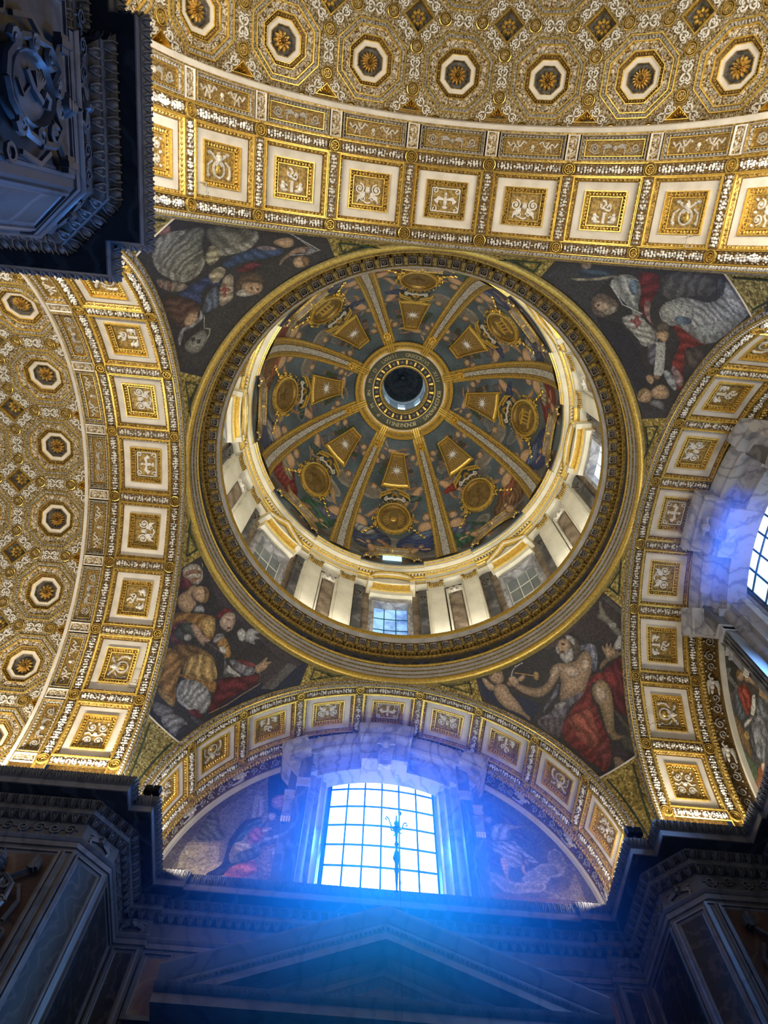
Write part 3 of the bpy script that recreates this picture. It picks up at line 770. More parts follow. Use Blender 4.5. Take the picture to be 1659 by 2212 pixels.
('s',(42,42,42),'-15 1098 -15 1108 -35 1114 -37 1112 -28 1105 -46 1107 -34 1099 -45 1095 -33 1092 -21 1089'),
('d',(34,35,34),'24 976 9 992 -18 999 -36 991 -46 974 -42 958 -16 952 7 951 20 962'),
('h',(40,40,38),'20 962 5 953 -17 956 -36 961 -36 955 -7 948 10 949'),
('d',(15,3,4),'-15 948 -28 961 -43 959 -46 952 -27 947'),
('d',(26,26,26),'18 914 -4 932 -33 934 -20 920 -25 899 -6 902 6 903'),
('h',(16,16,16),'42 918 19 931 -2 934 12 912 28 906'),
('f',(9,8,8),'-99 1046 -111 1100 -117 1101 -114 1054'),
('f',(5,4,5),'-86 1087 -92 1097 -111 1100 -101 1053 -85 1054'),
('f',(12,12,12),'-111 1100 -128 1102 -119 1056 -112 1052'),
('f',(10,10,11),'-27 943 -29 947 -50 946 -49 942')],
'P2': [('f',(4,4,4),'-15 1071 65 1074 147 1078 138 1105 55 1111 -37 1117 -127 1112 -143 1074'),
('d',(20,20,16),'2 903 15 914 28 934 48 954 23 974 11 1001 -13 1015 -34 1006 -41 979 -40 948 -23 920'),
('d',(36,35,29),'-4 906 10 912 25 928 26 941 5 927 -15 938 -31 952 -33 971 -27 999 -7 1005 10 993 9 1004 -13 1015 -35 1007 -42 980 -40 952 -25 925'),
('d',(15,15,12),'52 958 85 1011 80 1028 59 1038 39 1026 28 1013 33 989 37 969'),
('d',(34,34,29),'85 1011 86 1024 75 1034 56 1037 34 1023 23 1012 26 997 44 1016 66 1024 80 1023'),
('d',(36,33,22),'18 993 32 987 33 1007 21 1019 5 1017 7 1004'),
('d',(24,20,16),'-50 958 -46 976 -33 1014 -44 1016 -57 994 -58 974'),
('d',(26,13,11),'-50 964 -49 974 -57 979 -57 972'),
('d',(26,13,11),'-47 979 -44 989 -55 996 -55 989'),
('d',(4,6,15),'-57 1007 -38 1014 -10 1025 12 1032 3 1049 -14 1050 -20 1035 -43 1044 -51 1055 -51 1027'),
('d',(5,9,19),'14 1029 31 1028 65 1039 89 1061 96 1069 83 1073 65 1065 43 1048 21 1043'),
('d',(32,26,27),'65 1039 80 1046 90 1064 77 1058'),
('d',(11,14,20),'-30 1045 -12 1047 -20 1064 -34 1074 -50 1069 -59 1061 -45 1053'),
('d',(40,35,25),'-5 1024 13 1026 16 1038 5 1047 -13 1045 -10 1031'),
('d',(44,38,29),'-5 1050 10 1047 17 1052 4 1067 -14 1083 -25 1080 -36 1077 -22 1062'),
('h',(30,10,8),'-13 1055 -2 1067 -7 1072 -18 1059'),
('h',(30,10,8),'-5 1054 -2 1058 -18 1073 -21 1069'),
('d',(14,3,4),'26 1050 50 1057 55 1069 40 1070 23 1058'),
('h',(10,7,5),'5 1068 23 1062 38 1071 43 1087 35 1099 29 1093 24 1078 -3 1080'),
('s',(46,32,20),'13 1072 26 1084 33 1093 30 1101 18 1104 9 1097 3 1087'),
('h',(42,40,35),'-5 1078 9 1081 7 1091 14 1100 5 1097 -5 1087'),
('f',(8,5,3),'22 1094 25 1097 22 1100 20 1097'),
('f',(10,6,4),'17 1087 20 1089 17 1092 14 1090'),
('d',(9,5,4),'-64 992 -53 1020 -50 1045 -57 1059 -69 1065 -93 1055 -94 1033 -83 1004'),
('s',(46,32,20),'-82 1043 -64 1045 -66 1051 -59 1052 -65 1058 -74 1063 -85 1057 -89 1050'),
('d',(30,30,32),'-53 1052 -60 1066 -71 1067 -86 1062 -95 1053 -106 1058 -121 1062 -110 1051 -94 1048 -79 1061 -63 1061'),
('s',(22,22,19),'-105 1067 -88 1071 -78 1080 -83 1090 -95 1094 -114 1091 -121 1077 -116 1066'),
('f',(4,4,4),'-100 1069 -95 1074 -100 1077 -104 1074'),
('f',(4,4,4),'-97 1079 -92 1083 -99 1086 -102 1082'),
('l25',(30,30,24),'-60 1066 -76 1078 -72 1086 -80 1090 -90 1091'),
('h',(32,15,12),'11 896 23 903 18 914 9 913 4 903'),
('s',(46,32,20),'102 1048 116 1057 108 1071 97 1068 93 1060 89 1047'),
('s',(34,24,17),'93 1078 106 1074 123 1081 130 1093 117 1094 106 1083 86 1082 71 1088 72 1085 82 1079'),
('s',(46,32,20),'95 1088 107 1090 111 1099 100 1108 88 1105 87 1096'),
('h',(22,14,7),'104 1090 113 1096 105 1108 96 1108 101 1099'),
('l25',(45,45,44),'116 1047 131 1094'),
('l19',(40,40,40),'131 1094 108 1089 94 1081'),
('l19',(35,35,36),'117 1048 126 1091'),
('d',(20,20,22),'121 1080 130 1093 119 1095 109 1092')],
'P3': [('f',(4,4,5),'-139 1106 -139 1076 -95 1025 -71 1095 99 1109 138 1108 96 1115'),
('f',(2,2,3),'-42 1104 -15 1084 44 1082 90 1092 99 1109 -9 1113'),
('d',(5,8,13),'-123 1071 -97 1036 -84 1039 -93 1067 -119 1079'),
('s',(34,27,22),'-129 1062 -120 1050 -113 1059 -117 1067'),
('d',(36,34,26),'-119 1090 -100 1073 -86 1038 -83 1042 -91 1065 -108 1088'),
('d',(10,10,10),'-64 983 -37 916 -3 933 -17 971 -14 997 -32 1009'),
('d',(36,38,38),'-81 1057 -86 1034 -72 1018 -49 1027 -28 1050 -8 1055 12 1048 30 1046 41 1070 17 1076 -8 1081 -25 1078 -18 1056 -59 1062'),
('d',(14,20,27),'-76 1034 -68 1020 -47 1033 -45 1046'),
('l29',(50,52,52),'-76 1057 -41 1064 -15 1050'),
('l22',(50,52,52),'-56 1049 -73 1028 -64 1021'),
('d',(17,2,3),'-78 1012 -61 986 -39 1007 -27 1028 -8 1044 13 1045 26 1044 0 1045 -20 1051 -52 1025'),
('d',(34,22,21),'-28 1040 -33 1023 -4 1046 13 1045 -6 1049'),
('d',(40,41,38),'-18 1082 -22 1054 16 1050 31 1054 38 1076 3 1076'),
('h',(30,10,10),'-16 1069 -5 1055 0 1060 -9 1072'),
('h',(30,10,10),'-18 1060 -15 1054 4 1066 1 1071'),
('h',(14,11,9),'-67 1096 -74 1085 -71 1073 -52 1067 -39 1069 -34 1084 -35 1101 -48 1105'),
('s',(42,32,24),'-63 1095 -62 1083 -51 1077 -40 1079 -40 1090 -51 1098'),
('f',(10,6,4),'-59 1092 -57 1088 -54 1091 -55 1094'),
('h',(30,27,22),'-45 1091 -46 1072 -34 1076 -35 1094'),
('d',(36,38,38),'-16 1023 -20 989 -8 966 4 953 -1 926 -18 918 -22 903 6 890 26 896 35 913 48 940 62 978 53 1001 28 1007 17 1024 6 1033'),
('h',(36,38,36),'-18 1018 -15 988 -2 973 25 990 16 1016 2 1031'),
('h',(33,36,36),'30 1000 29 961 46 951 54 982'),
('d',(12,17,24),'5 1013 13 991 25 990 22 1011'),
('d',(8,10,11),'-28 911 -19 907 -4 920 -2 931 -19 923'),
('d',(50,50,48),'-16 911 -1 910 19 895 25 903 11 922 -4 922'),
('d',(26,4,4),'17 1024 22 1011 54 997 61 985 59 1007 55 1021 74 1022 82 1036 114 1043 118 1055 80 1054 61 1038 44 1019'),
('d',(10,8,8),'55 1021 71 990 93 1022 86 1034'),
('d',(36,25,25),'74 1048 88 1042 107 1041 116 1051 88 1055'),
('d',(13,13,17),'36 1071 34 1056 54 1058 70 1071 62 1079'),
('s',(12,10,8),'7 1039 11 1024 24 1028 24 1039 17 1047'),
('s',(46,32,20),'19 1047 24 1030 34 1035 41 1046 31 1048 27 1052'),
('f',(44,46,44),'33 1055 40 1046 87 1069 81 1079 52 1064'),
('f',(36,38,37),'39 1050 39 1043 84 1065 86 1070'),
('t',(8,9,9),'40 1053 81 1073'),
('d',(30,33,36),'78 1060 96 1052 118 1055 108 1063 84 1066'),
('s',(30,19,12),'81 1079 86 1070 92 1074 86 1081'),
('s',(46,32,20),'78 1090 80 1081 90 1080 96 1087 86 1091'),
('s',(46,32,20),'99 1107 97 1095 107 1089 121 1094 117 1107 109 1112'),
('h',(28,20,9),'99 1109 95 1098 100 1092 105 1104 114 1110'),
('s',(46,32,20),'101 1089 98 1071 115 1065 125 1071 119 1087 112 1092'),
('s',(20,21,22),'118 1092 125 1078 142 1079 130 1090 123 1098')],
'LF': [('f',(16,14,12),'-326 817 -311 872 -274 949 -229 1002 -212 1031 -173 804 -322 806'),
('f',(12,12,13),'-275 942 -230 1009 -216 931 -237 874 -255 866 -276 935'),
('f',(22,22,22),'-227 983 -218 988 -216 931 -223 930'),
('f',(25,25,25),'-217 981 -210 985 -207 939 -212 938'),
('f',(15,15,16),'-245 1000 -203 993 -203 984 -243 989'),
('f',(2,3,5),'-212 1031 -172 1060 -126 1066 -99 805 -176 820'),
('f',(9,8,8),'-196 933 -156 948 -128 808 -174 809'),
('s',(32,16,14),'-199 975 -189 989 -173 993 -161 983 -161 965 -173 953 -189 955'),
('d',(10,11,8),'-307 876 -297 936 -282 938 -268 902 -257 887 -258 878 -289 874'),
('f',(32,28,20),'-314 869 -264 872 -256 830 -298 817 -317 818 -320 847'),
('h',(40,36,27),'-317 853 -309 857 -303 845 -311 839'),
('l27',(14,12,8),'-306 839 -290 832 -277 845'),
('l36',(18,16,11),'-314 866 -263 869'),
('f',(40,35,25),'-323 809 -253 836 -239 826 -242 808 -291 809'),
('d',(4,5,8),'-242 908 -235 926 -206 936 -203 929 -228 913 -239 883 -245 854 -238 831 -219 845 -202 859 -195 872 -188 860 -208 840 -237 817 -247 809 -277 808 -251 827 -249 848 -251 878'),
('d',(8,13,13),'-228 913 -215 928 -201 933 -192 927 -202 909 -221 907 -229 884 -235 861 -240 873 -235 899'),
('s',(36,28,22),'-197 944 -188 948 -181 942 -182 930 -189 927 -196 933'),
('d',(33,29,20),'-207 939 -198 947 -187 947 -194 942 -195 928 -201 919 -207 925'),
('d',(32,10,9),'-221 907 -203 916 -195 903 -200 884 -211 876 -221 881'),
('d',(36,32,22),'-242 867 -236 880 -221 878 -205 874 -217 859 -231 857'),
('d',(10,13,14),'-231 856 -205 871 -192 884 -173 886 -193 860 -218 839 -231 832 -238 843'),
('s',(46,32,20),'-202 909 -186 915 -184 911 -195 900 -200 901'),
('d',(42,13,6),'-245 811 -235 829 -218 839 -201 847 -197 833 -190 830 -199 815 -218 808 -237 807'),
('h',(22,16,9),'-198 874 -157 885 -150 886 -154 876 -176 874 -171 862 -170 838 -157 817 -184 811 -197 830 -196 853'),
('h',(40,33,22),'-180 873 -171 874 -169 850 -156 840 -153 823 -162 822 -167 838 -177 855'),
('d',(34,33,28),'-196 890 -175 899 -158 907 -164 894 -176 889 -197 884'),
('f',(26,20,12),'-206 806 -161 811 -148 817 -149 810 -182 800'),
('f',(20,20,22),'-164 998 -141 1000 -142 939 -160 937'),
('f',(30,30,30),'-162 934 -141 934 -140 926 -161 925'),
('f',(12,10,10),'-155 924 -143 925 -137 807 -144 807')],
'RF': [('c',(10,9,8),'170 1037 211 1034 288 945 322 871 319 816 145 808'),
('c',(14,13,12),'172 1030 210 1045 216 1027 188 1006 170 1007'),
('f',(20,17,11),'304 839 322 874 326 817 261 816'),
('c',(26,24,21),'172 860 193 856 206 846 220 842 236 843 268 846 267 832 249 825 233 824 216 820 193 823 184 838 168 845'),
('c',(24,23,20),'225 848 249 873 275 881 280 859 267 841 238 838'),
('c',(21,20,17),'255 879 281 888 309 879 300 863 279 856 260 857'),
('c',(20,19,16),'282 912 303 917 313 897 299 878 280 882'),
('c',(18,17,14),'298 896 316 888 308 876 296 878'),
('c',(20,19,17),'293 920 307 915 309 903 293 895'),
('f',(16,13,10),'264 831 320 817 316 814 261 826'),
('l22',(30,27,20),'262 831 286 821 322 816'),
('f',(16,9,7),'158 820 215 817 312 813 144 798'),
('d',(12,8,8),'205 992 229 989 242 973 249 954 257 929 244 927 235 929 229 942 224 961 212 967'),
('d',(10,8,9),'170 960 183 963 191 944 198 942 193 925 184 931 173 946'),
('s',(34,27,20),'179 973 187 981 196 981 200 972 193 961 186 964'),
('h',(22,14,7),'181 975 188 983 197 981 190 978 182 967'),
('s',(32,24,17),'194 958 215 967 230 965 240 963 262 967 259 961 239 956 220 951 206 939'),
('d',(30,30,29),'190 957 215 967 227 961 227 945 222 931 201 923 191 928'),
('d',(30,30,29),'181 924 201 923 224 928 234 926 238 889 235 877 214 867 200 868 201 892 188 903 192 916'),
('d',(33,33,31),'229 929 247 903 268 884 251 882 245 890 232 913'),
('d',(12,5,5),'181 887 191 891 203 889 193 870 183 866 177 875'),
('s',(46,32,20),'198 889 211 893 213 875 208 852 208 841 202 836 203 851 200 868'),
('s',(46,32,20),'233 880 240 878 237 866 244 859 237 857 231 865'),
('s',(30,19,12),'241 893 248 882 245 875 238 881'),
('f',(20,20,22),'147 998 169 998 159 934 149 933'),
('f',(30,30,30),'147 931 168 934 167 924 147 923'),
('f',(9,9,10),'148 922 163 922 154 803 142 802')],
'LR': [('f',(4,4,4),'-192 1083 -169 984 -213 987 -240 972 -278 995 -231 1055'),
('f',(6,6,6),'-186 1003 -174 919 -205 892 -329 823 -347 849 -335 918 -303 976 -244 970'),
('f',(17,17,16),'-231 1049 -238 969 -245 972 -243 1042'),
('f',(17,17,17),'-232 1014 -223 1001 -272 999 -277 1006'),
('f',(32,31,27),'-175 1034 -169 1024 -189 1018 -194 1026'),
('f',(32,31,27),'-172 1020 -167 1009 -187 1005 -190 1013'),
('f',(80,82,74),'-173 965 -167 945 -185 943 -193 962'),
('l13',(5,5,5),'-171 959 -190 956'),
('l13',(5,5,5),'-169 952 -188 950'),
('l13',(5,5,5),'-180 964 -173 944'),
('l13',(5,5,5),'-186 963 -179 943'),
('f',(13,12,10),'-183 990 -193 961 -196 946 -207 958 -197 982'),
('f',(36,24,12),'-182 936 -176 907 -212 888 -215 913'),
('s',(46,32,20),'-221 987 -211 981 -207 970 -212 962 -222 961 -229 971 -228 981'),
('h',(22,14,7),'-221 987 -211 982 -205 971 -212 974 -222 977 -232 979'),
('s',(46,32,20),'-215 962 -199 948 -190 928 -199 922 -211 929 -212 942 -220 955'),
('s',(30,19,12),'-190 936 -176 930 -204 919 -216 922'),
('d',(30,7,5),'-237 971 -223 958 -221 936 -242 922 -263 922 -258 938 -253 960'),
('d',(13,16,19),'-242 971 -251 957 -265 929 -272 921 -281 939 -269 960 -255 971'),
('f',(60,60,54),'-227 928 -220 923 -239 911 -251 910 -254 918'),
('d',(50,50,44),'-273 925 -254 914 -252 908 -282 920 -282 924'),
('d',(17,19,21),'-223 917 -210 899 -212 888 -289 845 -298 859 -299 875 -288 894 -273 912 -251 906'),
('d',(30,32,34),'-251 906 -240 891 -266 885 -289 872 -292 858 -300 870 -285 896'),
('d',(7,8,9),'-282 920 -269 910 -284 888 -300 870 -303 886 -292 906'),
('h',(17,11,5),'-293 982 -280 949 -286 922 -294 895 -312 881 -310 905 -305 940'),
('h',(34,23,10),'-288 921 -281 912 -286 902 -298 907 -296 917'),
('f',(6,9,5),'-316 915 -311 868 -334 852 -334 873 -326 905'),
('f',(24,9,4),'-308 862 -297 851 -342 843 -346 853'),
('s',(58,45,32),'-302 861 -292 854 -299 850 -309 851')]}
#PAINT_END
AZB = math.radians(21.3)
def pend_strip(az0, az1, nu, nv, zc=None, zt=None, off=0.):
    az = np.linspace(az0, az1, nu)[:, None]; q = az % (PI / 2)
    rho = APL / np.maximum(np.cos(q), np.sin(q))
    zl = HS + np.sqrt(np.maximum(RS ** 2 - rho ** 2, 0)); zl = np.minimum(np.maximum(zl, HS - .3), ZR - .01)
    lo = zl if zc is None else np.maximum(zl, zc); hi = ZR if zt is None else zt
    t = np.linspace(0, 1, nv)[None, :]; z = lo + (np.maximum(hi, lo + .005) - lo) * t
    rr = np.sqrt((RS - off) ** 2 - (z - HS) ** 2)
    return np.stack([rr * np.cos(az), rr * np.sin(az), z], -1), z
ZCUT = 17.95
def pendentive(idx, label):
    ac = PI / 4 + idx * PI / 2
    nu, nv = 230, 250
    Pm, z = pend_strip(ac - AZB, ac + AZB, nu, nv, ZCUT)
    X = (Pm[..., 0] * -sin(ac) + Pm[..., 1] * cos(ac)).ravel(); Y = (Pm[..., 2]).ravel()
    me = grid_mesh('pendentive_mosaic', Pm, nu, nv, MOSAIC)
    paint_attr(me, paint_picture('P%d' % idx, X, Y, (.030, .030, .034)))
    root = tag(place('pendentive_mosaic', me), label, 'mosaic', 'four pendentive mosaics')
    for s in (-1, 1):
        a, b = sorted((ac + s * AZB, ac + s * PI / 4)); Pg, _ = pend_strip(a, b, 40, 30)
        place('gold_triangle', grid_mesh('gold_triangle', Pg, 40, 30, GOLDMOS), root)
        mb = MB().mat(GREENMOS)
        def L(f, w=.06):
            pts = [np.array(f(t)) for t in np.linspace(0, 1, 24)]
            mb.tube([tuple(p) for p in pts], w, 4, .3, (cos(ac), sin(ac), -.8))
        def sp(az, z, o=.012):
            r = math.sqrt((RS - o) ** 2 - (z - HS) ** 2); return (r * cos(az), r * sin(az), z)
        def zlow(az):
            q = az % (PI / 2); rho = APL / max(cos(q), sin(q)); return min(HS + math.sqrt(max(RS ** 2 - rho ** 2, 0)), ZR)
        e = ac + s * (AZB + .035)
        L(lambda t: sp(e, zlow(e) + .12 + (ZR - .1 - zlow(e) - .12) * t))
        L(lambda t: sp(e + s * (.30) * t, min(ZR - .02, zlow(e + s * .30 * t) + .12)))
        L(lambda t: sp(e + s * .30 * t, max(ZR - .13, min(ZR - .02, zlow(e + s * .3 * t) + .12))))
        mb.obj('green_border', root)
    Pb, _ = pend_strip(ac - .17, ac + .17, 24, 24, None, ZCUT)
    Pb, _ = pend_strip(ac - .1, ac + .1, 24, 24, HS - .3, ZCUT)
    # gold spandrel below the picture, between the two arches
    az = np.linspace(ac - .17, ac + .17, 40)[:, None]; q = az % (PI / 2); rho = APL / np.maximum(np.cos(q), np.sin(q))
    zl = HS + np.sqrt(np.maximum(RS ** 2 - rho ** 2, 0)); zl = np.where(RS ** 2 - rho ** 2 > 0, zl, HS - .3)
    t = np.linspace(0, 1, 30)[None, :]; z = zl + np.maximum(ZCUT - zl, 0) * t; rr = np.sqrt(RS ** 2 - (z - HS) ** 2)
    Pb = np.stack([rr * np.cos(az), rr * np.sin(az), z], -1)
    place('gold_spandrel', grid_mesh('gold_spandrel', Pb, 40, 30, GOLDMOS), root)
    mb = MB().mat(IVORY); w = .066
    mb.tube([(math.sqrt((RS - .02) ** 2 - (ZCUT - HS) ** 2) * cos(a), math.sqrt((RS - .02) ** 2 - (ZCUT - HS) ** 2) * sin(a), ZCUT) for a in np.linspace(ac - w, ac + w, 12)], .025, 4)
    mb.mat(GREENMOS)
    for s in (-1, 1):
        pts = []
        for i in range(16):
            z = HS - .2 + (ZCUT - .15 - HS + .2) * i / 15; rho = math.sqrt(RS ** 2 - (z - HS) ** 2)
            d = math.acos(min(1, APL / rho)); d = PI / 4 - d - .012
            if d > .01: pts.append(((rho - .02) * cos(ac + s * d), (rho - .02) * sin(ac + s * d), z))
        if len(pts) > 2: mb.tube(pts, .028, 4)
    mb.obj('border', root)
    return root
pendentive(0, 'mosaic of a bare-chested bearded old man in a red cloak with a trumpeting child')
pendentive(1, 'mosaic of an old churchman in a gold cope with a white dove')
pendentive(2, 'mosaic of a reclining bearded man in grey and blue drapery with a skull below him')
pendentive(3, 'mosaic of a bearded man in white robes and red sash holding a scroll')

# ================================================================ ring cornice
def lathe(prof, mats, n=192, z0=0):
    mb = MB()
    mb.loops([[(r * cos(2 * PI * i / n), r * sin(2 * PI * i / n), z + z0) for i in range(n)] for r, z in prof], mats)
    return mb
RINGG = simple('ring_grey_plaster', [(.3, (.34, .33, .33)), (.65, (.52, .51, .50))], 2, .7, 0, bmp=0)
ring = thing('cornice', 'round gilded cornice with modillions at the foot of the dome', 'cornice', (0, 0, 0), kind='structure')
lathe([(7.80, 22.22), (7.70, 22.26), (7.62, 22.36), (7.60, 22.48), (7.64, 22.60), (7.70, 22.64)], [GOLDB, GOLDB, GOLDB, GOLD, GOLD]).obj('gilded_torus', ring)
lathe([(7.70, 22.64), (7.70, 22.86), (7.66, 22.88), (7.66, 23.06), (7.61, 23.08), (7.61, 23.26), (7.57, 23.28)], [RINGG, GOLD, RINGG, GOLD, RINGG, GOLD]).obj('fascia', ring)
lathe([(7.57, 23.28), (7.54, 23.34), (7.56, 23.42), (7.66, 23.46)], [GOLDB, GOLD, GOLD]).obj('gilded_fillet', ring)
lathe([(7.66, 23.46), (7.66, 23.96)], [simple('dark_frieze_mosaic', [(.3, (.018, .022, .035)), (.7, (.07, .065, .055))], 12, .5)]).obj('dark_frieze', ring)
mb = MB().mat(simple('blue_plants', [(.3, (.015, .03, .09)), (.7, (.05, .07, .16))], 12, .5))
for i in range(40):
    a = 2 * PI * i / 40
    for q in (-2, -1, 0, 1, 2):
        def pt(s, h): return (7.64 * cos(a + s / 7.64), 7.64 * sin(a + s / 7.64), 23.5 + h)
        mb.tube([pt(0, 0), pt(q * .08, .16), pt(q * .17, .3 - .05 * abs(q))], .022, 4, nrm=(cos(a), sin(a), 0))
mb.obj('painted_plant_sprays', ring, kind='stuff')
lathe([(7.66, 23.96), (7.60, 23.98), (7.58, 24.04), (7.56, 24.04), (7.56, 24.2), (7.48, 24.24), (7.46, 24.28), (7.46, 24.32), (7.18, 24.36)],
      [GOLD, GOLD, GOLDB, UMBER, GOLD, GOLD, GOLD, STUCCOG]).obj('bed_mould', ring)
lathe([(7.18, 24.36), (7.16, 24.30), (7.13, 24.30), (7.12, 24.42), (7.09, 24.46), (7.08, 24.56), (7.10, 24.58), (7.06, 24.70), (7.06, 24.82), (7.12, 24.88), (8.2, 24.95)],
      [GOLD, GOLD, RINGG, RINGG, RINGG, GOLDB, GOLDB, GOLDB, GOLD, CREAM]).obj('gilded_lip', ring)
mb = MB().mat(GOLD)
for i in range(300):
    a = 2 * PI * i / 300; c, s = cos(a), sin(a); h = .028
    q = MB(); q.box(7.46, 7.56, -h * 1.6, h * 1.6, 24.05, 24.19); mb.merge(q, lambda p: (p[0] * c - p[1] * s, p[0] * s + p[1] * c, p[2]))
mb.obj('dentils', ring, kind='stuff')
q = MB().mat(GOLD)
q.loops([[(7.20, -.07, 24.36), (7.20, .07, 24.36), (7.45, .08, 24.34), (7.45, -.08, 24.34)], [(7.18, -.07, 24.25), (7.18, .07, 24.25), (7.45, .08, 24.14), (7.45, -.08, 24.14)]], cap=True)
q.mat(GOLDB); q.tube([(7.2, 0, 24.235), (7.3, 0, 24.19), (7.44, 0, 24.13)], .035, 4)
ME_MOD = q.mesh('modillion')
q = MB()
q.loops([rect(.125, .12, .0), rect(.12, .115, .05), rect(.098, .093, .05), rect(.088, .083, -.0)], [STUCCO, STUCCO, UMBER, BLACKM], cap=True)
flower(q, (0, 0), 8, .075, .04, STUCCOG, GOLD, .015, inner=False)
ME_SOF = q.mesh('soffit_coffer', lambda p: (7.32 - p[1], p[0], 24.34 - p[2]))
for i in range(96):
    a = 2 * PI * i / 96
    place('modillion', ME_MOD, ring, rot=(0, 0, a)); place('soffit_coffer', ME_SOF, ring, rot=(0, 0, a + PI / 96))

# ================================================================ drum
drum = thing('wall_drum', 'pale ring wall under the dome with pilasters and eight windows', 'wall', kind='structure')
WR = 8.25; ZD0, ZD1 = 24.9, 31.0
def cyl(a, r, z): return (r * cos(a), r * sin(a), z)
mb = MB().mat(BROWNM); da = math.radians(5.6); n = 10
for k in range(8):
    a0 = PI / 2 + k * PI / 4; A = np.linspace(a0 + da, a0 + PI / 4 - da, n)
    mb.loops([[cyl(a, WR, ZD0) for a in A], [cyl(a, WR, ZD1 + .6) for a in A]], closed=False)
    A = np.linspace(a0 - da, a0 + da, 5)
    mb.loops([[cyl(a, WR, ZD0) for a in A], [cyl(a, WR, 25.4) for a in A]], closed=False)
    mb.loops([[cyl(a, WR, 29.5) for a in A], [cyl(a, WR, ZD1 + .6) for a in A]], closed=False)
mb.obj('wall_face', drum)
def arcbox(mb, a0, a1, r0, r1, z0, z1, n=3, fr=None):
    A = np.linspace(a0, a1, n)
    lo = [cyl(a, r0, z0) for a in A] + [cyl(a, r1, z0) for a in A[::-1]]
    hi = [(p[0], p[1], z1) for p in lo]
    mb.loops([lo, hi], cap=True); k = len(lo); mb.f.append(tuple(range(len(mb.v) - 2 * k, len(mb.v) - k))[::-1]); mb.m.append(mb.cur)
R = math.radians
pq = MB().mat(CREAM); arcbox(pq, R(-2.75), R(2.75), 7.86, WR, ZD0, 30.62); arcbox(pq, R(-2.2), R(2.2), 7.84, 7.9, ZD0 + .3, 30.5)
arcbox(pq, R(2.75), R(3.6), 7.98, WR, ZD0, 30.62, 2)
ME_PIL = pq.mesh('pilaster')
cq = MB().mat(GOLD)
for i in range(9):
    s = -1 + 2 * i / 8; a = R(2.6) * s
    for z, rr, h in ((30.68, 7.84, .10), (30.86, 7.80, .12)):
        b = MB(); b.blob((0, 0, 0), .05, h, .09, 0, 5); cq.merge(b, lambda p, a=a, z=z, rr=rr: cyl(a + p[0] / 7.8, rr - p[2], z + p[1]))
for s in (-1, 1):
    cq.tube([cyl(s * R(2.4) + q[0] / 7.8, 7.76, 31.0 + q[1]) for q in spiral((0, 0), .1, 1.3, 0, 10)], .03, 4, nrm=(1, 0, 0))
cq.mat(CREAM); arcbox(cq, R(-3.1), R(3.1), 7.74, WR, 31.08, 31.16)
ME_CAP = cq.mesh('corinthian_capital')
nq = MB()
A = np.linspace(R(-3.0), R(3.0), 4)
def arcrect(h, z0, z1, r): 
    A = np.linspace(-h, h, 4); return [cyl(a, r, z0) for a in A] + [cyl(a, r, z1) for a in A[::-1]]
nq.loops([arcrect(R(3.1), 25.0, 30.4, 8.0), arcrect(R(3.1), 25.0, 30.4, 7.95), arcrect(R(2.5), 25.2, 30.1, 7.95), arcrect(R(2.4), 25.25, 30.05, 8.05), arcrect(R(2.05), 25.4, 29.9, 8.05), arcrect(R(2.0), 25.45, 29.85, 8.0)],
         [CREAM, CREAM, CREAM, BROWNM, REDM, BROWNM], cap=True)
ME_NI = nq.mesh('niche_panel')
sq = MB().mat(STUCCO)
for s in (-1, 1):
    sq.tube([cyl(s * R(1.9) * t, 7.9, 30.1 - .22 * (1 - abs(2 * t - 1)) * 1.0) for t in np.linspace(0, 1, 8)], .06, 5)
    sq.tube([cyl(s * R(1.0) + q[0] / 7.9, 7.88, 30.2 + q[1]) for q in spiral((0, 0), .13, 1.2, 0, 9)], .035, 4, nrm=(1, 0, 0))
b = MB(); b.blob((0, 0, 0), .14, .17, .16); sq.merge(b, lambda p: cyl(p[0] / 7.9, 7.95 - p[2], 30.05 + p[1]))
ME_SW = sq.mesh('stucco_swag')
fq = MB().mat(PALEM)       # window surround
for s in (-1, 1):
    arcbox(fq, *sorted((s * da, s * R(6.6))), 8.0, WR + .35, ZD0, 29.6, 2); arcbox(fq, *sorted((s * R(6.6), s * R(7.2))), 8.08, WR, ZD0, 29.9, 2)
arcbox(fq, R(-6.6), R(6.6), 8.0, WR + .35, 29.42, 29.7)
ME_WS = fq.mesh('window_surround')
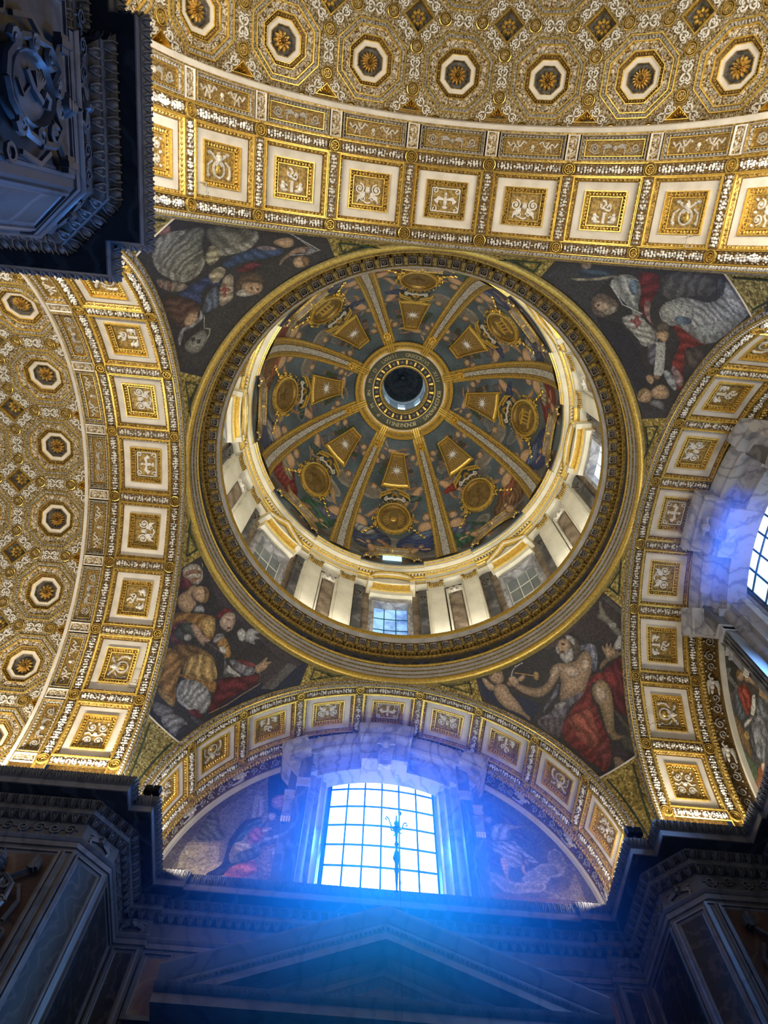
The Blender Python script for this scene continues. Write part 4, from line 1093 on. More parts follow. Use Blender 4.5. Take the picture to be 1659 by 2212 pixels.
def window_hood(seg):
    h = MB().mat(CREAM); arcbox(h, R(-7.4), R(7.4), 7.85, WR, 29.9, 30.25, 5); h.mat(GOLDB); arcbox(h, R(-7.6), R(7.6), 7.78, WR, 30.25, 30.33, 5)
    h.mat(CREAM); arcbox(h, R(-7.2), R(7.2), 7.9, WR, 30.33, 30.6, 5); h.mat(GOLDB); arcbox(h, R(-8.2), R(8.2), 7.66, WR, 30.6, 30.68, 5); h.mat(CREAM); arcbox(h, R(-8.4), R(8.4), 7.6, WR, 30.68, 30.78, 5)
    for s in (-1, 1): h.mat(CREAM); arcbox(h, *sorted((s * R(8.6), s * R(6.9))), 7.56, WR, 30.55, 30.95, 2); h.mat(GOLDB); arcbox(h, *sorted((s * R(8.8), s * R(6.8))), 7.52, WR, 30.95, 31.02, 2)
    A = np.linspace(-1, 1, 13); top = lambda t: 30.8 + (.95 * math.sqrt(max(0, 1 - t * t * .96)) if seg else 1.0 * (1 - abs(t)))
    for m, o, r in ((GOLDB, .0, 7.5), (CREAM, -.12, 7.56), (GOLDB, -.24, 7.62)):
        h.mat(m); h.tube([cyl(R(8.4) * t, r, top(t) + o * (1 - abs(t) ** 4)) for t in A], .07, 4)
    h.mat(CREAM); h.loops([[cyl(R(8.2) * t, 7.75, 30.75) for t in A], [cyl(R(8.2) * t, 7.75, top(t)) for t in A]], closed=False)
    return h.mesh('window_pediment')
ME_HOOD = [window_hood(False), window_hood(True)]
oq = MB().mat(DARKM); arcbox(oq, R(-1.5), R(1.5), 8.13, WR, ZD0, 31.0, 2); oq.mat(RECESS)
oq.tube([cyl(R(.95) * cos(t), 8.1, 30.05 + .32 * sin(t)) for t in np.linspace(0, 2 * PI, 13)[:-1]], .05, 4, closed=True)
b = MB(); b.blob((0, 0, 0), .08, .2, .06); oq.merge(b, lambda p: cyl(p[0] / 8.1, 8.13 - p[2], 30.05 + p[1]))
ME_OP = oq.mesh('slate_strip')
for k in range(8):
    aw = PI / 2 + k * PI / 4; ar = aw + PI / 8
    for s in (-1, 1):
        p = place('pilaster', ME_PIL, drum, rot=(0, 0, ar + s * R(6.35))); place('capital', ME_CAP, p)
        place('slate_strip', ME_OP, drum, rot=(0, 0, ar + s * R(11.3)))
    p = place('niche_panel', ME_NI, drum, rot=(0, 0, ar)); place('stucco_swag', ME_SW, p)
    place('window_surround', ME_WS, drum, rot=(0, 0, aw)); place('window_pediment', ME_HOOD[(k + 1) % 2], drum, rot=(0, 0, aw))
# upper entablature of the drum
lathe([(8.2, 31.05), (7.86, 31.15), (7.84, 31.22), (7.88, 31.22), (7.88, 31.36), (7.84, 31.38), (7.84, 31.52), (7.78, 31.56)], [CREAM, GOLDB, GOLDB, CREAM, GOLDB, CREAM, GOLDB]).obj('architrave', drum)
lathe([(7.78, 31.56), (7.86, 31.6), (7.86, 31.78), (7.8, 31.8), (7.76, 31.86)], [GOLD, CREAM, GOLDB, GOLDB]).obj('upper_frieze', drum)
lathe([(7.76, 31.86), (7.74, 31.9), (7.74, 32.05), (7.66, 32.08), (7.62, 32.14), (7.62, 32.2), (7.5, 32.26), (7.5, 32.36), (7.47, 32.38), (7.45, 32.5), (7.42, 32.6), (7.4, 32.66), (7.46, 32.7), (7.6, 32.8)],
      [GOLDB, UMBER, GOLDB, GOLDB, CREAM, CREAM, CREAM, GOLDB, CREAM, CREAM, GOLDB, GOLDB, GOLDB]).obj('crown_cornice', drum)
mb = MB().mat(CREAM)
for i in range(290):
    a = 2 * PI * i / 290; arcbox(mb, a - .0058, a + .0058, 7.64, 7.75, 31.92, 32.04, 2)
mb.obj('dentils', drum, kind='stuff')
for k in range(8):       # ressauts over the pilaster pairs
    mb = MB(); ar = PI / 2 + k * PI / 4 + PI / 8
    for r, z0, z1, m in ((7.76, 31.15, 31.36, CREAM), (7.72, 31.36, 31.42, GOLDB), (7.74, 31.42, 31.84, CREAM), (7.66, 31.84, 31.9, GOLDB), (7.42, 32.2, 32.36, CREAM), (7.37, 32.36, 32.42, GOLDB), (7.35, 32.42, 32.58, CREAM), (7.31, 32.58, 32.66, GOLDB)):
        mb.mat(m); arcbox(mb, ar - R(9.8), ar + R(9.8), r, 7.9, z0, z1, 6)
    mb.obj('projecting_entablature', drum)
# drum windows
def pane_grid(win, cols, rows, fn, mat, barmat, bar=.03, rotz=0):
    """fn(s, t): s, t in 0..1 -> point; panes are children, bars one sash"""
    for i in range(cols):
        for j in range(rows):
            q = MB().mat(mat(i, j) if callable(mat) else mat); e = .012
            s0, s1, t0, t1 = i / cols + e / cols, (i + 1) / cols - e / cols, j / rows + e / rows, (j + 1) / rows - e / rows
            q.add([fn(s0, t0, 0), fn(s1, t0, 0), fn(s1, t1, 0), fn(s0, t1, 0), fn(s0, t0, .02), fn(s1, t0, .02), fn(s1, t1, .02), fn(s0, t1, .02)],
                  [(0, 1, 2, 3), (4, 5, 6, 7), (0, 1, 5, 4), (1, 2, 6, 5), (2, 3, 7, 6), (3, 0, 4, 7)])
            q.obj('pane', win)
    b = MB().mat(barmat)
    for i in range(cols + 1): b.tube([fn(i / cols, t, .03) for t in np.linspace(0, 1, 7)], bar, 4)
    for j in range(rows + 1): b.tube([fn(s, j / rows, .03) for s in np.linspace(0, 1, 7)], bar, 4)
    b.obj('glazing_bars', win)
WHITEBAR = simple('painted_glazing_bars', [(.3, (.55, .56, .52)), (.7, (.72, .72, .68))], 5, .5, bmp=0)
BLUEBAR = simple('dark_glazing_bars', [(.3, (.01, .06, .12)), (.7, (.02, .12, .2))], 5, .5, bmp=0)
WLAB = ['small window showing blue sky at the foot of the drum, nearest the big lower window', 'grey unlit drum window, lower left of the dome', 'drum window hidden behind the cornice, left of the dome',
        'drum window hidden behind the cornice, upper left of the dome', 'drum window hidden behind the cornice, top of the dome', 'drum window hidden behind the cornice, upper right of the dome',
        'pale daylit drum window, right of the dome', 'grey unlit drum window, lower right of the dome']
for k in range(8):
    a0 = PI / 2 + k * PI / 4
    if k in (3, 4, 5) and False: continue
    w = thing('window_%d' % (k + 3), WLAB[k], 'window', kind='structure')
    m = {0: (lambda i, j: PANE if j == 0 else (PANEB)), 6: PANER, 1: PANEG, 7: PANEG}.get(k, PANEG)
    pane_grid(w, 3, 4, lambda s, t, o, a0=a0: cyl(a0 + da * (1 - 2 * s), 8.42 - o, 25.4 + 4.05 * t), m, BLUEBAR if k == 0 else WHITEBAR, .028)

# ================================================================ dome
RD0, BD, ZD = 7.35, 9.45, 32.6
def ell(az, el, off=0.):
    r = (RD0 - off) * cos(el); return (r * cos(az), r * sin(az), ZD + (BD - off) * sin(el))
ELT = math.acos(2.42 / RD0)
dome = thing('dome', 'mosaic dome with eight gilded ribs, angels and clouds on blue', 'dome')
nu, nv = 960, 260
az = np.linspace(0, 2 * PI, nu, endpoint=False)[:, None]; el = np.linspace(-.02, ELT, nv)[None, :]
Pd = np.stack([RD0 * np.cos(el) * np.cos(az), RD0 * np.cos(el) * np.sin(az), ZD + BD * np.sin(el) + 0 * az], -1)
me = grid_mesh('dome_shell', Pd, nu, nv, MOSAICF, closed=True)
AZ = np.broadcast_to(az, (nu, nv)).ravel(); EL = np.broadcast_to(el, (nu, nv)).ravel()
#DOMEPAINT_BEGIN
def ellp(cx, cy, rx, ry, a=0, n=10):
    return [(cx + rx * cos(t) * cos(a) - ry * sin(t) * sin(a), cy + rx * cos(t) * sin(a) + ry * sin(t) * cos(a)) for t in [2 * PI * i / n for i in range(n)]]
def sh(kind, col, pts): return (kind, [c * 100 for c in col], ' '.join('%.3f' % v for p in pts for v in p))
def dome_figures(k):
    rn = random.Random(40 + k); S = []
    SK, SK2, HR = (.52, .34, .20), (.36, .20, .12), (.24, .14, .06)
    def xf(o, a, s, m): return lambda p: (o[0] + s * (m * p[0] * cos(a) - p[1] * sin(a)), o[1] + s * (m * p[0] * sin(a) + p[1] * cos(a)))
    def head(f, x, y, r=.13, wings=False):
        if wings:
            for q in (-1, 1): S.append(sh('h', (.14, .12, .11), [f(p) for p in ((x + q * .08, y), (x + q * .3, y + .16), (x + q * .38, y - .02), (x + q * .2, y - .14))]))
        S.append(sh('h', HR, [f(p) for p in ellp(x, y + .03, r * 1.1, r * 1.15)])); S.append(sh('s', (.50, .36, .24), [f(p) for p in ellp(x + .015, y - .02, r * .8, r * .95)]))
        for q in (-1, 1): S.append(sh('f', (.10, .05, .03), [f(p) for p in ellp(x + .015 + q * r * .35, y, r * .14, r * .1, 0, 5)]))
        S.append(sh('f', (.25, .08, .05), [f(p) for p in ellp(x + .015, y - r * .55, r * .25, r * .09, 0, 5)]))
    def putto(o, a, s, m, dr=None, wing=True):
        f = xf(o, a, s, m); P_ = lambda *q: [f((q[i], q[i + 1])) for i in range(0, len(q), 2)]
        if wing: S.append(sh('h', (.10, .10, .12), P_(-.1, .3, -.5, .55, -.62, .2, -.45, -.1, -.2, .0)))
        S.append(sh('s', SK, P_(-.12, .32, .14, .34, .2, .0, .18, -.25, .1, -.4, -.12, -.38, -.2, -.1)))
        S.append(sh('s', SK, P_(-.1, -.3, .05, -.35, .0, -.7, .1, -1.0, -.02, -1.05, -.2, -.7))); S.append(sh('s', SK2, P_(.05, -.3, .2, -.25, .42, -.6, .38, -.95, .28, -.92, .28, -.62)))
        S.append(sh('s', SK, P_(.1, .34, .3, .3, .5, .5, .62, .48, .6, .58, .42, .6, .24, .4))); S.append(sh('s', SK2, P_(-.1, .32, -.3, .18, -.42, -.05, -.34, -.08, -.2, .1)))
        if dr: S.append(sh('d', dr, P_(-.25, -.2, .3, -.1, .5, -.3, .2, -.4, .1, -.6, -.35, -.5)))
        head(f, .04, .5)
    def giant(o, a, s, m, dr, dr2):
        f = xf(o, a, s, m); P_ = lambda *q: [f((q[i], q[i + 1])) for i in range(0, len(q), 2)]
        S.append(sh('h', (.07, .07, .075), P_(-.2, .5, -.7, 1.1, -1.0, .9, -.9, .2, -.5, -.1, -.2, .1)))
        S.append(sh('d', dr, P_(-.3, .2, .3, .25, .6, -.2, .9, -.5, .8, -1.1, .2, -1.0, -.3, -1.2, -.6, -.7)))
        S.append(sh('s', SK, P_(-.22, .62, .2, .62, .3, .2, .1, -.1, -.2, -.05, -.3, .25))); S.append(sh('s', SK, P_(.15, .6, .4, .5, .7, .75, .95, .95, .85, 1.05, .6, .9, .35, .7)))
        S.append(sh('d', dr2, P_(-.35, .3, -.1, .15, .3, .05, .5, -.3, .1, -.4, -.3, -.2))); S.append(sh('s', SK2, P_(.3, -.6, .55, -.6, .8, -1.1, .95, -1.4, .8, -1.45, .55, -1.1)))
        head(f, .02, .85, .19)
    cl = [(.20, .20, .18), (.27, .25, .22), (.14, .15, .16)]
    for i in range(9):
        x, y = rn.uniform(-2.3, 2.3), rn.uniform(.4, 8.0); S.append(sh('c', cl[i % 3], ellp(x * (1 - y / 12), y, rn.uniform(.4, .9), rn.uniform(.25, .5), rn.uniform(-.5, .5))))
    # garlands, heads and children round the star panel (v about 8.0)
    for q in (-1, 1):
        for i in range(7): S.append(sh('h', rn.choice([(.04, .065, .025), (.06, .05, .03), (.17, .11, .09)]), ellp(q * (.95 - .10 * i), 7.7 + .27 * i, .17, .15)))
        for i in range(2): head(lambda p: p, q * (.98 + .34 * i) * .95, 8.9 - .42 * i + rn.uniform(-.1, .1), .21, True)
    if k % 2 == 0: putto((-.3, 9.35), PI / 2 + rn.uniform(-.2, .2), 1.0, 1, None)
    for q in (-1, 1):
        if (k + (q > 0)) % 2: putto((q * 1.3, 6.3), q * -.5 + rn.uniform(-.3, .3), 1.45, q, rn.choice([(.25, .04, .03), (.06, .10, .10), (.05, .07, .15)]))
        else:
            S.append(sh('c', (.24, .22, .19), ellp(q * 1.5, 6.1, .85, .6))); head(lambda p: p, q * 1.3, 6.5, .22, True)
    # standing and seated figures near the springing
    cs = [((.035, .06, .17), (.10, .15, .26)), ((.20, .035, .04), (.3, .28, .2)), ((.04, .12, .08), (.10, .12, .2)), ((.16, .09, .05), (.28, .1, .06)), ((.05, .07, .14), (.3, .3, .3))]
    for q in (-1, 1):
        a, b = cs[(k * 2 + (q > 0)) % 5]; S.append(sh('c', (.15, .145, .14), ellp(q * 1.8, 1.1, 1.1, .7)))
        giant((q * 1.75, 2.7 + rn.uniform(-.3, .3)), q * -.25 + rn.uniform(-.2, .2), 1.6, -q, a, b)
        if rn.random() < .7: putto((q * 1.1, 1.3), rn.uniform(-.8, .8), 1.2, q, None)
    for i in range(6): S.append(sh('h', (.07, .055, .045), ellp(rn.uniform(-2.2, 2.2), rn.uniform(-.1, .7), .5, .25)))
    return S
Cd = np.tile(np.array((.075, .108, .135)), (nu * nv, 1)); Cd *= (1 + .35 * wob(AZ * 5, EL * 8, 1.6, 9))[:, None]
for k in range(8):
    c0 = k * PI / 4; dz = (AZ - c0 + PI) % (2 * PI) - PI; m = np.where(np.abs(dz) < PI / 8)[0]
    U = -dz[m] * RD0 * np.cos(EL[m]); V = EL[m] * 8.9
    Cd[m] = paint_shapes(U, V, Cd[m], dome_figures(k), 1.0, 100 * k)
paint_attr(me, Cd)
#DOMEPAINT_END
place('dome_shell', me, dome)
SILVER = filigree('silver_mosaic_band', (.16, .16, .15), (.45, .44, .40), (.8, .78, .72), 11, .1)
def strip_on(az_c, hw0, hw1, off, mat, e0=.02, e1=ELT, mb=None, sh=0.):
    mb = mb or MB(); mb.mat(mat); E = np.linspace(e0, e1, 26); L = [[], [], [], []]
    for e in E:
        r = RD0 * cos(e); hw = hw0 + (hw1 - hw0) * (e - e0) / (e1 - e0)
        for i, (s, o) in enumerate(((-hw, 0), (-hw, off), (hw, off), (hw, 0))): L[i].append(ell(az_c + (s + sh) / r, e, o))
    mb.loops(L, closed=False); return mb
for k in range(8):
    ac = PI / 8 + k * PI / 4
    mb = strip_on(0, .60, .34, .05, GOLD); strip_on(0, .53, .29, .08, GOLDB, mb=mb); strip_on(0, .44, .24, .10, GOLD, mb=mb); strip_on(0, .24, .15, .11, UMBER, mb=mb)
    rib = mb.obj('rib', dome, rot=(0, 0, ac))
    strip_on(0, .20, .11, .12, SILVER, e1=R(60)).obj('silver_band', rib)
    mb = MB()                                   # console with lion mask
    for sh in (-.13, 0, .13): strip_on(0, .05, .045, .2, GOLDB, R(63), ELT, mb, sh)
    mb.mat(GOLDB)
    for i in range(10):
        t = 2 * PI * i / 10; b = MB(); b.blob((0, 0, 0), .09, .09, .12)
        c = ell(.17 * cos(t) / 3.3, R(61.5) + .03 * sin(t), .12); mb.merge(b, lambda p, c=c: (c[0] - p[2] * .8 + p[1] * .5, c[1] + p[0], c[2] - p[2] * .6 - p[1] * .6))
    c = ell(0, R(61.5), .1); b = MB(); b.blob((0, 0, 0), .14, .15, .25); mb.merge(b, lambda p: (c[0] - p[2] * .8 + p[1] * .5, c[1] + p[0], c[2] - p[2] * .6 - p[1] * .6))
    mb.obj('gilded_mask', rib)
def on_dome(mb, ac, ec, off=0.):
    """local tangent frame on the dome: x along azimuth (right seen from inside with up = to the top), y upwards, z into the room"""
    r = RD0 * cos(ec); dl = math.hypot(RD0 * sin(ec), BD * cos(ec))
    def f(p): return ell(ac - p[0] / r, ec + p[1] / dl, off + p[2])
    return f
def star_panel():
    mb = MB(); tz = lambda s, w: [(-.74 * s, -1.2 * s, w), (.74 * s, -1.2 * s, w), (.46 * s, 1.2 * s, w), (-.46 * s, 1.2 * s, w)]
    mb.loops([subdiv(tz(1.05, 0), 4), subdiv(tz(1.03, .12), 4), subdiv(tz(.93, .12), 4), subdiv(tz(.90, .06), 4), subdiv(tz(.82, .1), 4), subdiv(tz(.78, .03), 4)], [GOLD, GOLDB, UMBER, GOLDB, GOLD, OCHRE], cap=True)
    return mb
SILVERW = simple('silver_white', [(.3, (.7, .7, .68)), (.7, (.85, .85, .82))], 12, .5)
def star():
    mb = MB().mat(SILVERW)
    for i in range(12):
        a = PI / 6 * i + .1; r = .46 if i % 2 else .36; h = .035
        mb.add([(0, 0, .16), (cos(a - .25) * .13, sin(a - .25) * .13, .11), (cos(a) * r, sin(a) * r, .11), (cos(a + .25) * .13, sin(a + .25) * .13, .11)], [(0, 1, 2), (0, 2, 3)])
    return mb
def oval():
    mb = MB(); E = lambda s, w: [(.88 * s * cos(t), .88 * s * sin(t), w) for t in np.linspace(0, 2 * PI, 33)[:-1]]
    mb.loops([E(1.16, 0), E(1.13, .14), E(1.02, .16), E(.98, .08), E(.9, .12), E(.86, .02)], [GOLD, GOLDB, UMBER, GOLDB, GOLD, simple('bronze_field', [(.3, (.10, .065, .02)), (.7, (.3, .2, .07))], 3, .5, .3)] if not MATS.get('bronze_field') else [GOLD, GOLDB, UMBER, GOLDB, GOLD, MATS['bronze_field']], cap=True)
    rn = random.Random(3); mb.mat(GOLDB)
    for i in range(90):
        t = rn.uniform(-.75, PI + .75) + 0; t = -PI / 2 + rn.uniform(.75, 5.5); rr = 1.02 + rn.uniform(-.02, .22); s = rn.uniform(.035, .07)
        mb.blob((rr * cos(t), rr * sin(t), .05), s, s * .7, s * 1.6, rn.uniform(0, 3), 5)
    for s in (-1, 1):
        for i in range(14): mb.blob((s * (1.0 + .05 * i), -.55 - .06 * i + .05 * sin(i * 2.), .03), .06, .045, .07, i, 5)
    return mb
def oval_pediment():
    mb = MB(); 
    for s in (-1, 1):
        for o, m, r in ((0, GOLDB, .06), (.12, GOLD, .05), (.2, GOLDB, .05)):
            mb.mat(m); mb.tube([(s * .28, 1.55 + o, .2), (s * .42, 1.5 + o, .22), (s * .95, 1.22 + o, .22), (s * 1.0, 1.06 + o, .2)], r, 4)
        mb.mat(STUCCO); mb.tube([(p[0], p[1], p[2]) for p in spiral((s * .62, 1.12), .15, 1.3, PI / 2, 12, .24, s)], .04, 4)
    mb.mat(GOLDB); mb.tube([(-.3, 1.72, .2), (0, 1.8, .24), (.3, 1.72, .2)], .06, 4)
    for i in range(7): t = PI * i / 6; mb.blob((.17 * cos(t), 1.36 + .17 * sin(t), .1), .05, .09, .14, t + PI / 2, 5)
    mb.mat(STUCCO); mb.tube([(-.55, 1.1, .22), (-.2, 1.2, .24), (0, 1.12, .26), (.2, 1.2, .24), (.55, 1.1, .22)], .05, 4)
    return mb
def dormer():
    mb = MB(); A = np.linspace(0, PI, 17)
    for r, w, m in ((1.5, .12, BROWNM), (1.4, .2, GOLD), (1.28, .2, BROWNM), (1.16, .14, GOLD)):
        mb.mat(m); mb.tube([(r * cos(t), .62 * r * sin(t) - .75, w) for t in A], .07, 4)
    mb.mat(BROWNM)
    mb.box(-.95, .95, .05, .15, 0, .34); mb.mat(GOLD); mb.box(-1.0, 1.0, .15, .2, 0, .38); mb.mat(STUCCOG)
    for s in (-1, 1):
        mb.tube([(p[0], p[1], p[2]) for p in spiral((s * .5, .33), .16, 1.3, 0, 11, .22, s)], .04, 4); mb.tube([(s * .2, .2, .2), (s * .34, .5, .22), (s * .5, .5, .2)], .05, 4)
    mb.mat(GOLD); mb.blob((0, .38, .08), .22, .2, .25); mb.blob((0, .1, .25), .12, .1, .2)
    return mb
ON = dict(star=(R(51.3)), oval=R(26.6))
ME_SPN = star_panel().mesh('star_panel', on_dome(None, 0, R(51.3))); ME_STAR = star().mesh('star', on_dome(None, 0, R(51.3)))
OVW = lambda p: on_dome(None, 0, R(26.6), .02)((p[0], p[1] * 1.32, p[2]))
ME_OV = oval().mesh('oval_medallion', OVW); ME_OVP = oval_pediment().mesh('broken_pediment', OVW)
ME_DOR = dormer().mesh('dormer', on_dome(None, 0, R(4.5), 0))
def emblem(kind):
    mb = MB().mat(GOLDB if kind in ('sun', 'portico') else UMBER)
    if kind == 'sun':
        for i in range(20): a = 2 * PI * i / 20; mb.tube([(.24 * cos(a), .24 * sin(a), .04), (.62 * cos(a + .05), .62 * sin(a + .05), .03)], .022, 4)
        mb.mat(COPPER); mb.blob((0, 0, .03), .22, .22, .12, 0, 10); mb.mat(UMBER)
        for q in (-1, 1): mb.blob((q * .08, .06, .12), .03, .018, .03)
        mb.blob((0, -.09, .12), .06, .015, .03); mb.blob((0, -.01, .13), .018, .04, .03)
    elif kind == 'palm':
        mb.tube([(.1, -.65, .05), (.03, -.2, .05), (0, .15, .05)], .05, 4)
        for i in range(8): a = PI * (i - .5) / 6; mb.tube([(0, .15, .06), (.3 * cos(a), .15 + .32 * sin(a), .08), (.52 * cos(a), .1 + .26 * sin(a), .05)], .045, 4, .4)
    elif kind == 'leaf':
        mb.blob((-.1, .25, .03), .16, .34, .08, .4, 8); mb.tube([(-.05, .0, .05), (.1, -.4, .05), (.3, -.6, .05)], .035, 4)
    elif kind == 'portico':
        for i in range(4): mb.tube([(-.3 + .2 * i, -.35, .05), (-.3 + .2 * i, .25, .05)], .045, 4)
        mb.box(-.45, .45, .26, .34, .02, .1); mb.box(-.5, .5, -.45, -.36, .02, .1); mb.tube([(-.45, .36, .05), (0, .56, .06), (.45, .36, .05)], .035, 4)
    else:
        mb.tube([(-.35, .1, .05), (0, -.02, .07), (.35, .1, .05)], .06, 4); mb.tube([(0, -.5, .05), (0, .4, .05)], .05, 4); mb.blob((0, -.5, .02), .3, .09, .07); mb.blob((0, .42, .02), .08, .08, .08)
    return mb.mesh('emblem', lambda p: OVW((-p[0], p[1] * .76, p[2])))
EMB = {q: emblem(q) for q in ('sun', 'palm', 'leaf', 'portico', 'fountain')}
EK = ['portico', 'leaf', 'sun', 'palm', 'fountain', 'portico', 'fountain', 'portico']
LITS = lit('dormer_daylight', (.2, .6, .95), (.6, .9, 1.), 1.2)
for k in range(8):
    a = k * PI / 4
    p = place('star_panel', ME_SPN, dome, rot=(0, 0, a)); place('star', ME_STAR, p)
    p = place('oval_medallion', ME_OV, dome, rot=(0, 0, a)); place('broken_pediment', ME_OVP, p); place('emblem', EMB[EK[k]], p)
    p = place('dormer', ME_DOR, dome, rot=(0, 0, a))
    q = MB().mat(LITS if k == 2 else BLACKM); q.box(-.5, .5, -.55, -.02, .02, .06)
    if k == 2: q.obj('dormer_window', p, warp=on_dome(None, 0, R(4.5), 0))
# ring round the oculus with its inscription
lathe([(2.95, 41.15), (2.9, 41.05), (2.75, 41.2), (2.7, 41.25)], [GOLD, GOLDB, GOLD]).obj('gilded_ring', dome)
lathe([(2.7, 41.25), (2.62, 41.3), (2.5, 41.45), (2.44, 41.38), (2.38, 41.36), (2.34, 41.5)], [GOLD, GOLDB, IVORY, IVORY, GOLDB]).obj('gilded_ring', dome)
INS = simple('slate_green_enamel', [(.3, (.06, .075, .06)), (.7, (.12, .135, .11))], 12, .5)
lathe([(2.34, 41.5), (2.30, 41.56), (1.90, 41.72)], [INS, INS]).obj('inscription_band', dome)
lathe([(1.90, 41.72), (1.88, 41.66), (1.84, 41.66), (1.82, 41.8), (1.50, 41.86), (1.48, 41.8), (1.42, 41.78), (1.38, 41.84), (1.36, 41.84), (1.32, 41.92), (1.30, 42.3)],
      [IVORY, GOLDB, GOLD, BLACKM, GOLD, GOLDB, GOLD, UMBER, GOLD, GOLDB]).obj('inner_ring', dome)
q = MB().mat(GOLDB); q.loops([[(1.54, -.055, 41.86), (1.54, .055, 41.86), (1.8, .07, 41.80), (1.8, -.07, 41.80)], [(1.55, -.045, 41.76), (1.55, .045, 41.76), (1.79, .06, 41.7), (1.79, -.06, 41.7)]], cap=True)
ME_OB = q.mesh('gilded_block'); q = MB(); q.loops([rect(.10, .10, 0), rect(.09, .09, -.05), rect(.075, .075, -.02)], [STUCCOG, STUCCOG, BLACKM], cap=True)
flower(q, (0, 0), 6, .07, .03, STUCCO, STUCCO, -.02 + .01, inner=False); ME_OF = q.mesh('flower_block', lambda p: (1.67 - p[1], p[0], 41.82 - p[2] - .03))
for i in range(20):
    a = 2 * PI * i / 20; place('gilded_block', ME_OB, dome, rot=(0, 0, a)); place('flower_block', ME_OF, dome, rot=(0, 0, a + PI / 20))
LETGOLD = simple('gilt_letters', [(.3, (.45, .38, .2)), (.7, (.7, .62, .38))], 12, .4, .3)
txt = 'GREGORIVS · XIII · BONCOMPAGNVS · BONONIENSIS · P · M · AN · M · D · LXXVII · '
LETM = {}
for i, ch in enumerate(txt):
    if ch == ' ': continue
    a = -PI / 2 + (i + .5) * 2 * PI / len(txt) * 1.0 - .05
    # letters run clockwise as seen from below, feet towards the oculus rim
    if ch not in LETM:
        cu = bpy.data.curves.new('letter', 'FONT'); cu.body = ch; cu.size = .34; cu.extrude = .006; cu.align_x = 'CENTER'; cu.align_y = 'CENTER'; cu.resolution_u = 2; cu.materials.append(LETGOLD)
        tmp = bpy.data.objects.new('tmp', cu); COL.objects.link(tmp); bpy.context.view_layer.update()
        LETM[ch] = bpy.data.meshes.new_from_object(tmp); LETM[ch].name = 'letter'; bpy.data.objects.remove(tmp)
    o = place('letter', LETM[ch], dome)
    xax = Vector((-sin(a), cos(a), 0)); yax = Vector((cos(a), sin(a), -.40)).normalized(); zax = xax.cross(yax)
    o.matrix_local = Matrix.Translation((2.11 * cos(a), 2.11 * sin(a), 41.60)) @ Matrix((xax, yax, zax)).transposed().to_4x4()
# lantern
lan = thing('lantern', 'small windowed lantern above the oculus with a dark painted cap', 'lantern')
LANW = simple('lantern_plaster', [(.3, (.35, .42, .5)), (.7, (.55, .62, .68))], 3, .6, bmp=0)
LAND = simple('lantern_dark_paint', [(.35, (.02, .03, .045)), (.65, (.07, .09, .11))], 3, .6)
mb = MB().mat(LANW)
for k in range(8):
    a = k * PI / 4 + PI / 8
    arcbox(mb, a - .22, a + .22, 1.36, 1.6, 42.2, 44.6, 4)
mb.obj('lantern_wall', lan)
lathe([(1.6, 44.1), (1.36, 44.15), (1.36, 44.45), (1.28, 44.5), (1.26, 44.62), (1.32, 44.66)], [LANW, LANW, LANW, LANW, LAND], 64).obj('lantern_cornice', lan)
n = 64; mb = MB().mat(LAND)
mb.loops([[(1.34 * cos(e) * cos(2 * PI * i / n), 1.34 * cos(e) * sin(2 * PI * i / n), 44.65 + 1.9 * sin(e)) for i in range(n)] for e in np.linspace(0, 1.5, 12)], cap=True); mb.obj('lantern_dome', lan)
mb = MB().mat(RECESS)
for k in range(16):
    a = k * PI / 8
    for q in (.45, .3): 
        pts = [(1.33 * cos(e) * cos(a + s * q * .4), 1.33 * cos(e) * sin(a + s * q * .4), 44.65 + 1.88 * sin(e)) for e, s in ((.2, -1), (.2, 1), (.75, .8), (.75, -.8))]
        mb.tube(pts, .012, 4, closed=True)
for e in (.85, .9): mb.tube([(1.33 * cos(e) * cos(t), 1.33 * cos(e) * sin(t), 44.65 + 1.88 * sin(e)) for t in np.linspace(0, 2 * PI, 33)[:-1]], .015, 4, closed=True)
for (x, y, r) in ((0, 0, .22), (.1, -.28, .12), (-.16, .25, .16), (.25, .15, .12), (-.28, -.1, .1), (.05, .5, .1)): mb.blob((x, y, 46.42), r, r * .7, -.12, x * 5)
mb.obj('painted_figure', lan)
for k in range(8):
    a = k * PI / 4; q = MB().mat(SKYL); arcbox(q, a - .18, a + .18, 1.55, 1.58, 42.2, 44.1, 3); q.obj('pane', lan)
lathe([(1.7, 42.2), (1.7, 46.8)], [LAND], 48).obj('lantern_shell', lan)

# ================================================================ lunette walls and the two big windows
ARC = 7.04
def lunette(root, name, x0, x1, label, key, group):
    nu, nv = 200, 330
    x = np.linspace(x0, x1, nu)[:, None]; top = HS + np.sqrt(np.maximum(ARC ** 2 - x ** 2, .0)); z = 14.3 + (np.maximum(top, 14.35) - 14.3) * np.linspace(0, 1, nv)[None, :]
    Pm = np.stack([x + 0 * z, 11.10 + 0 * z, z], -1)
    me = grid_mesh('lunette_mosaic', Pm, nu, nv, MOSAIC)
    paint_attr(me, paint_picture(key, Pm[..., 0].ravel(), Pm[..., 2].ravel(), (.10, .09, .09)))
    o = place('lunette_mosaic', me, None, rot=(0, 0, root)); return tag(o, label, 'mosaic', group)
G = 'mosaics beside the big windows'
lunette(0, 'LF', -7.03, -2.75, 'mosaic of a kneeling woman in a dark blue cloak reading at a desk', 'LF', G)
lunette(0, 'RF', 2.75, 7.03, 'mosaic of a winged angel in white standing on clouds', 'RF', G)
lunette(-PI / 2, 'LR', -7.03, -2.75, 'mosaic of a seated figure in red and blue with a book, right edge', 'LR', G)
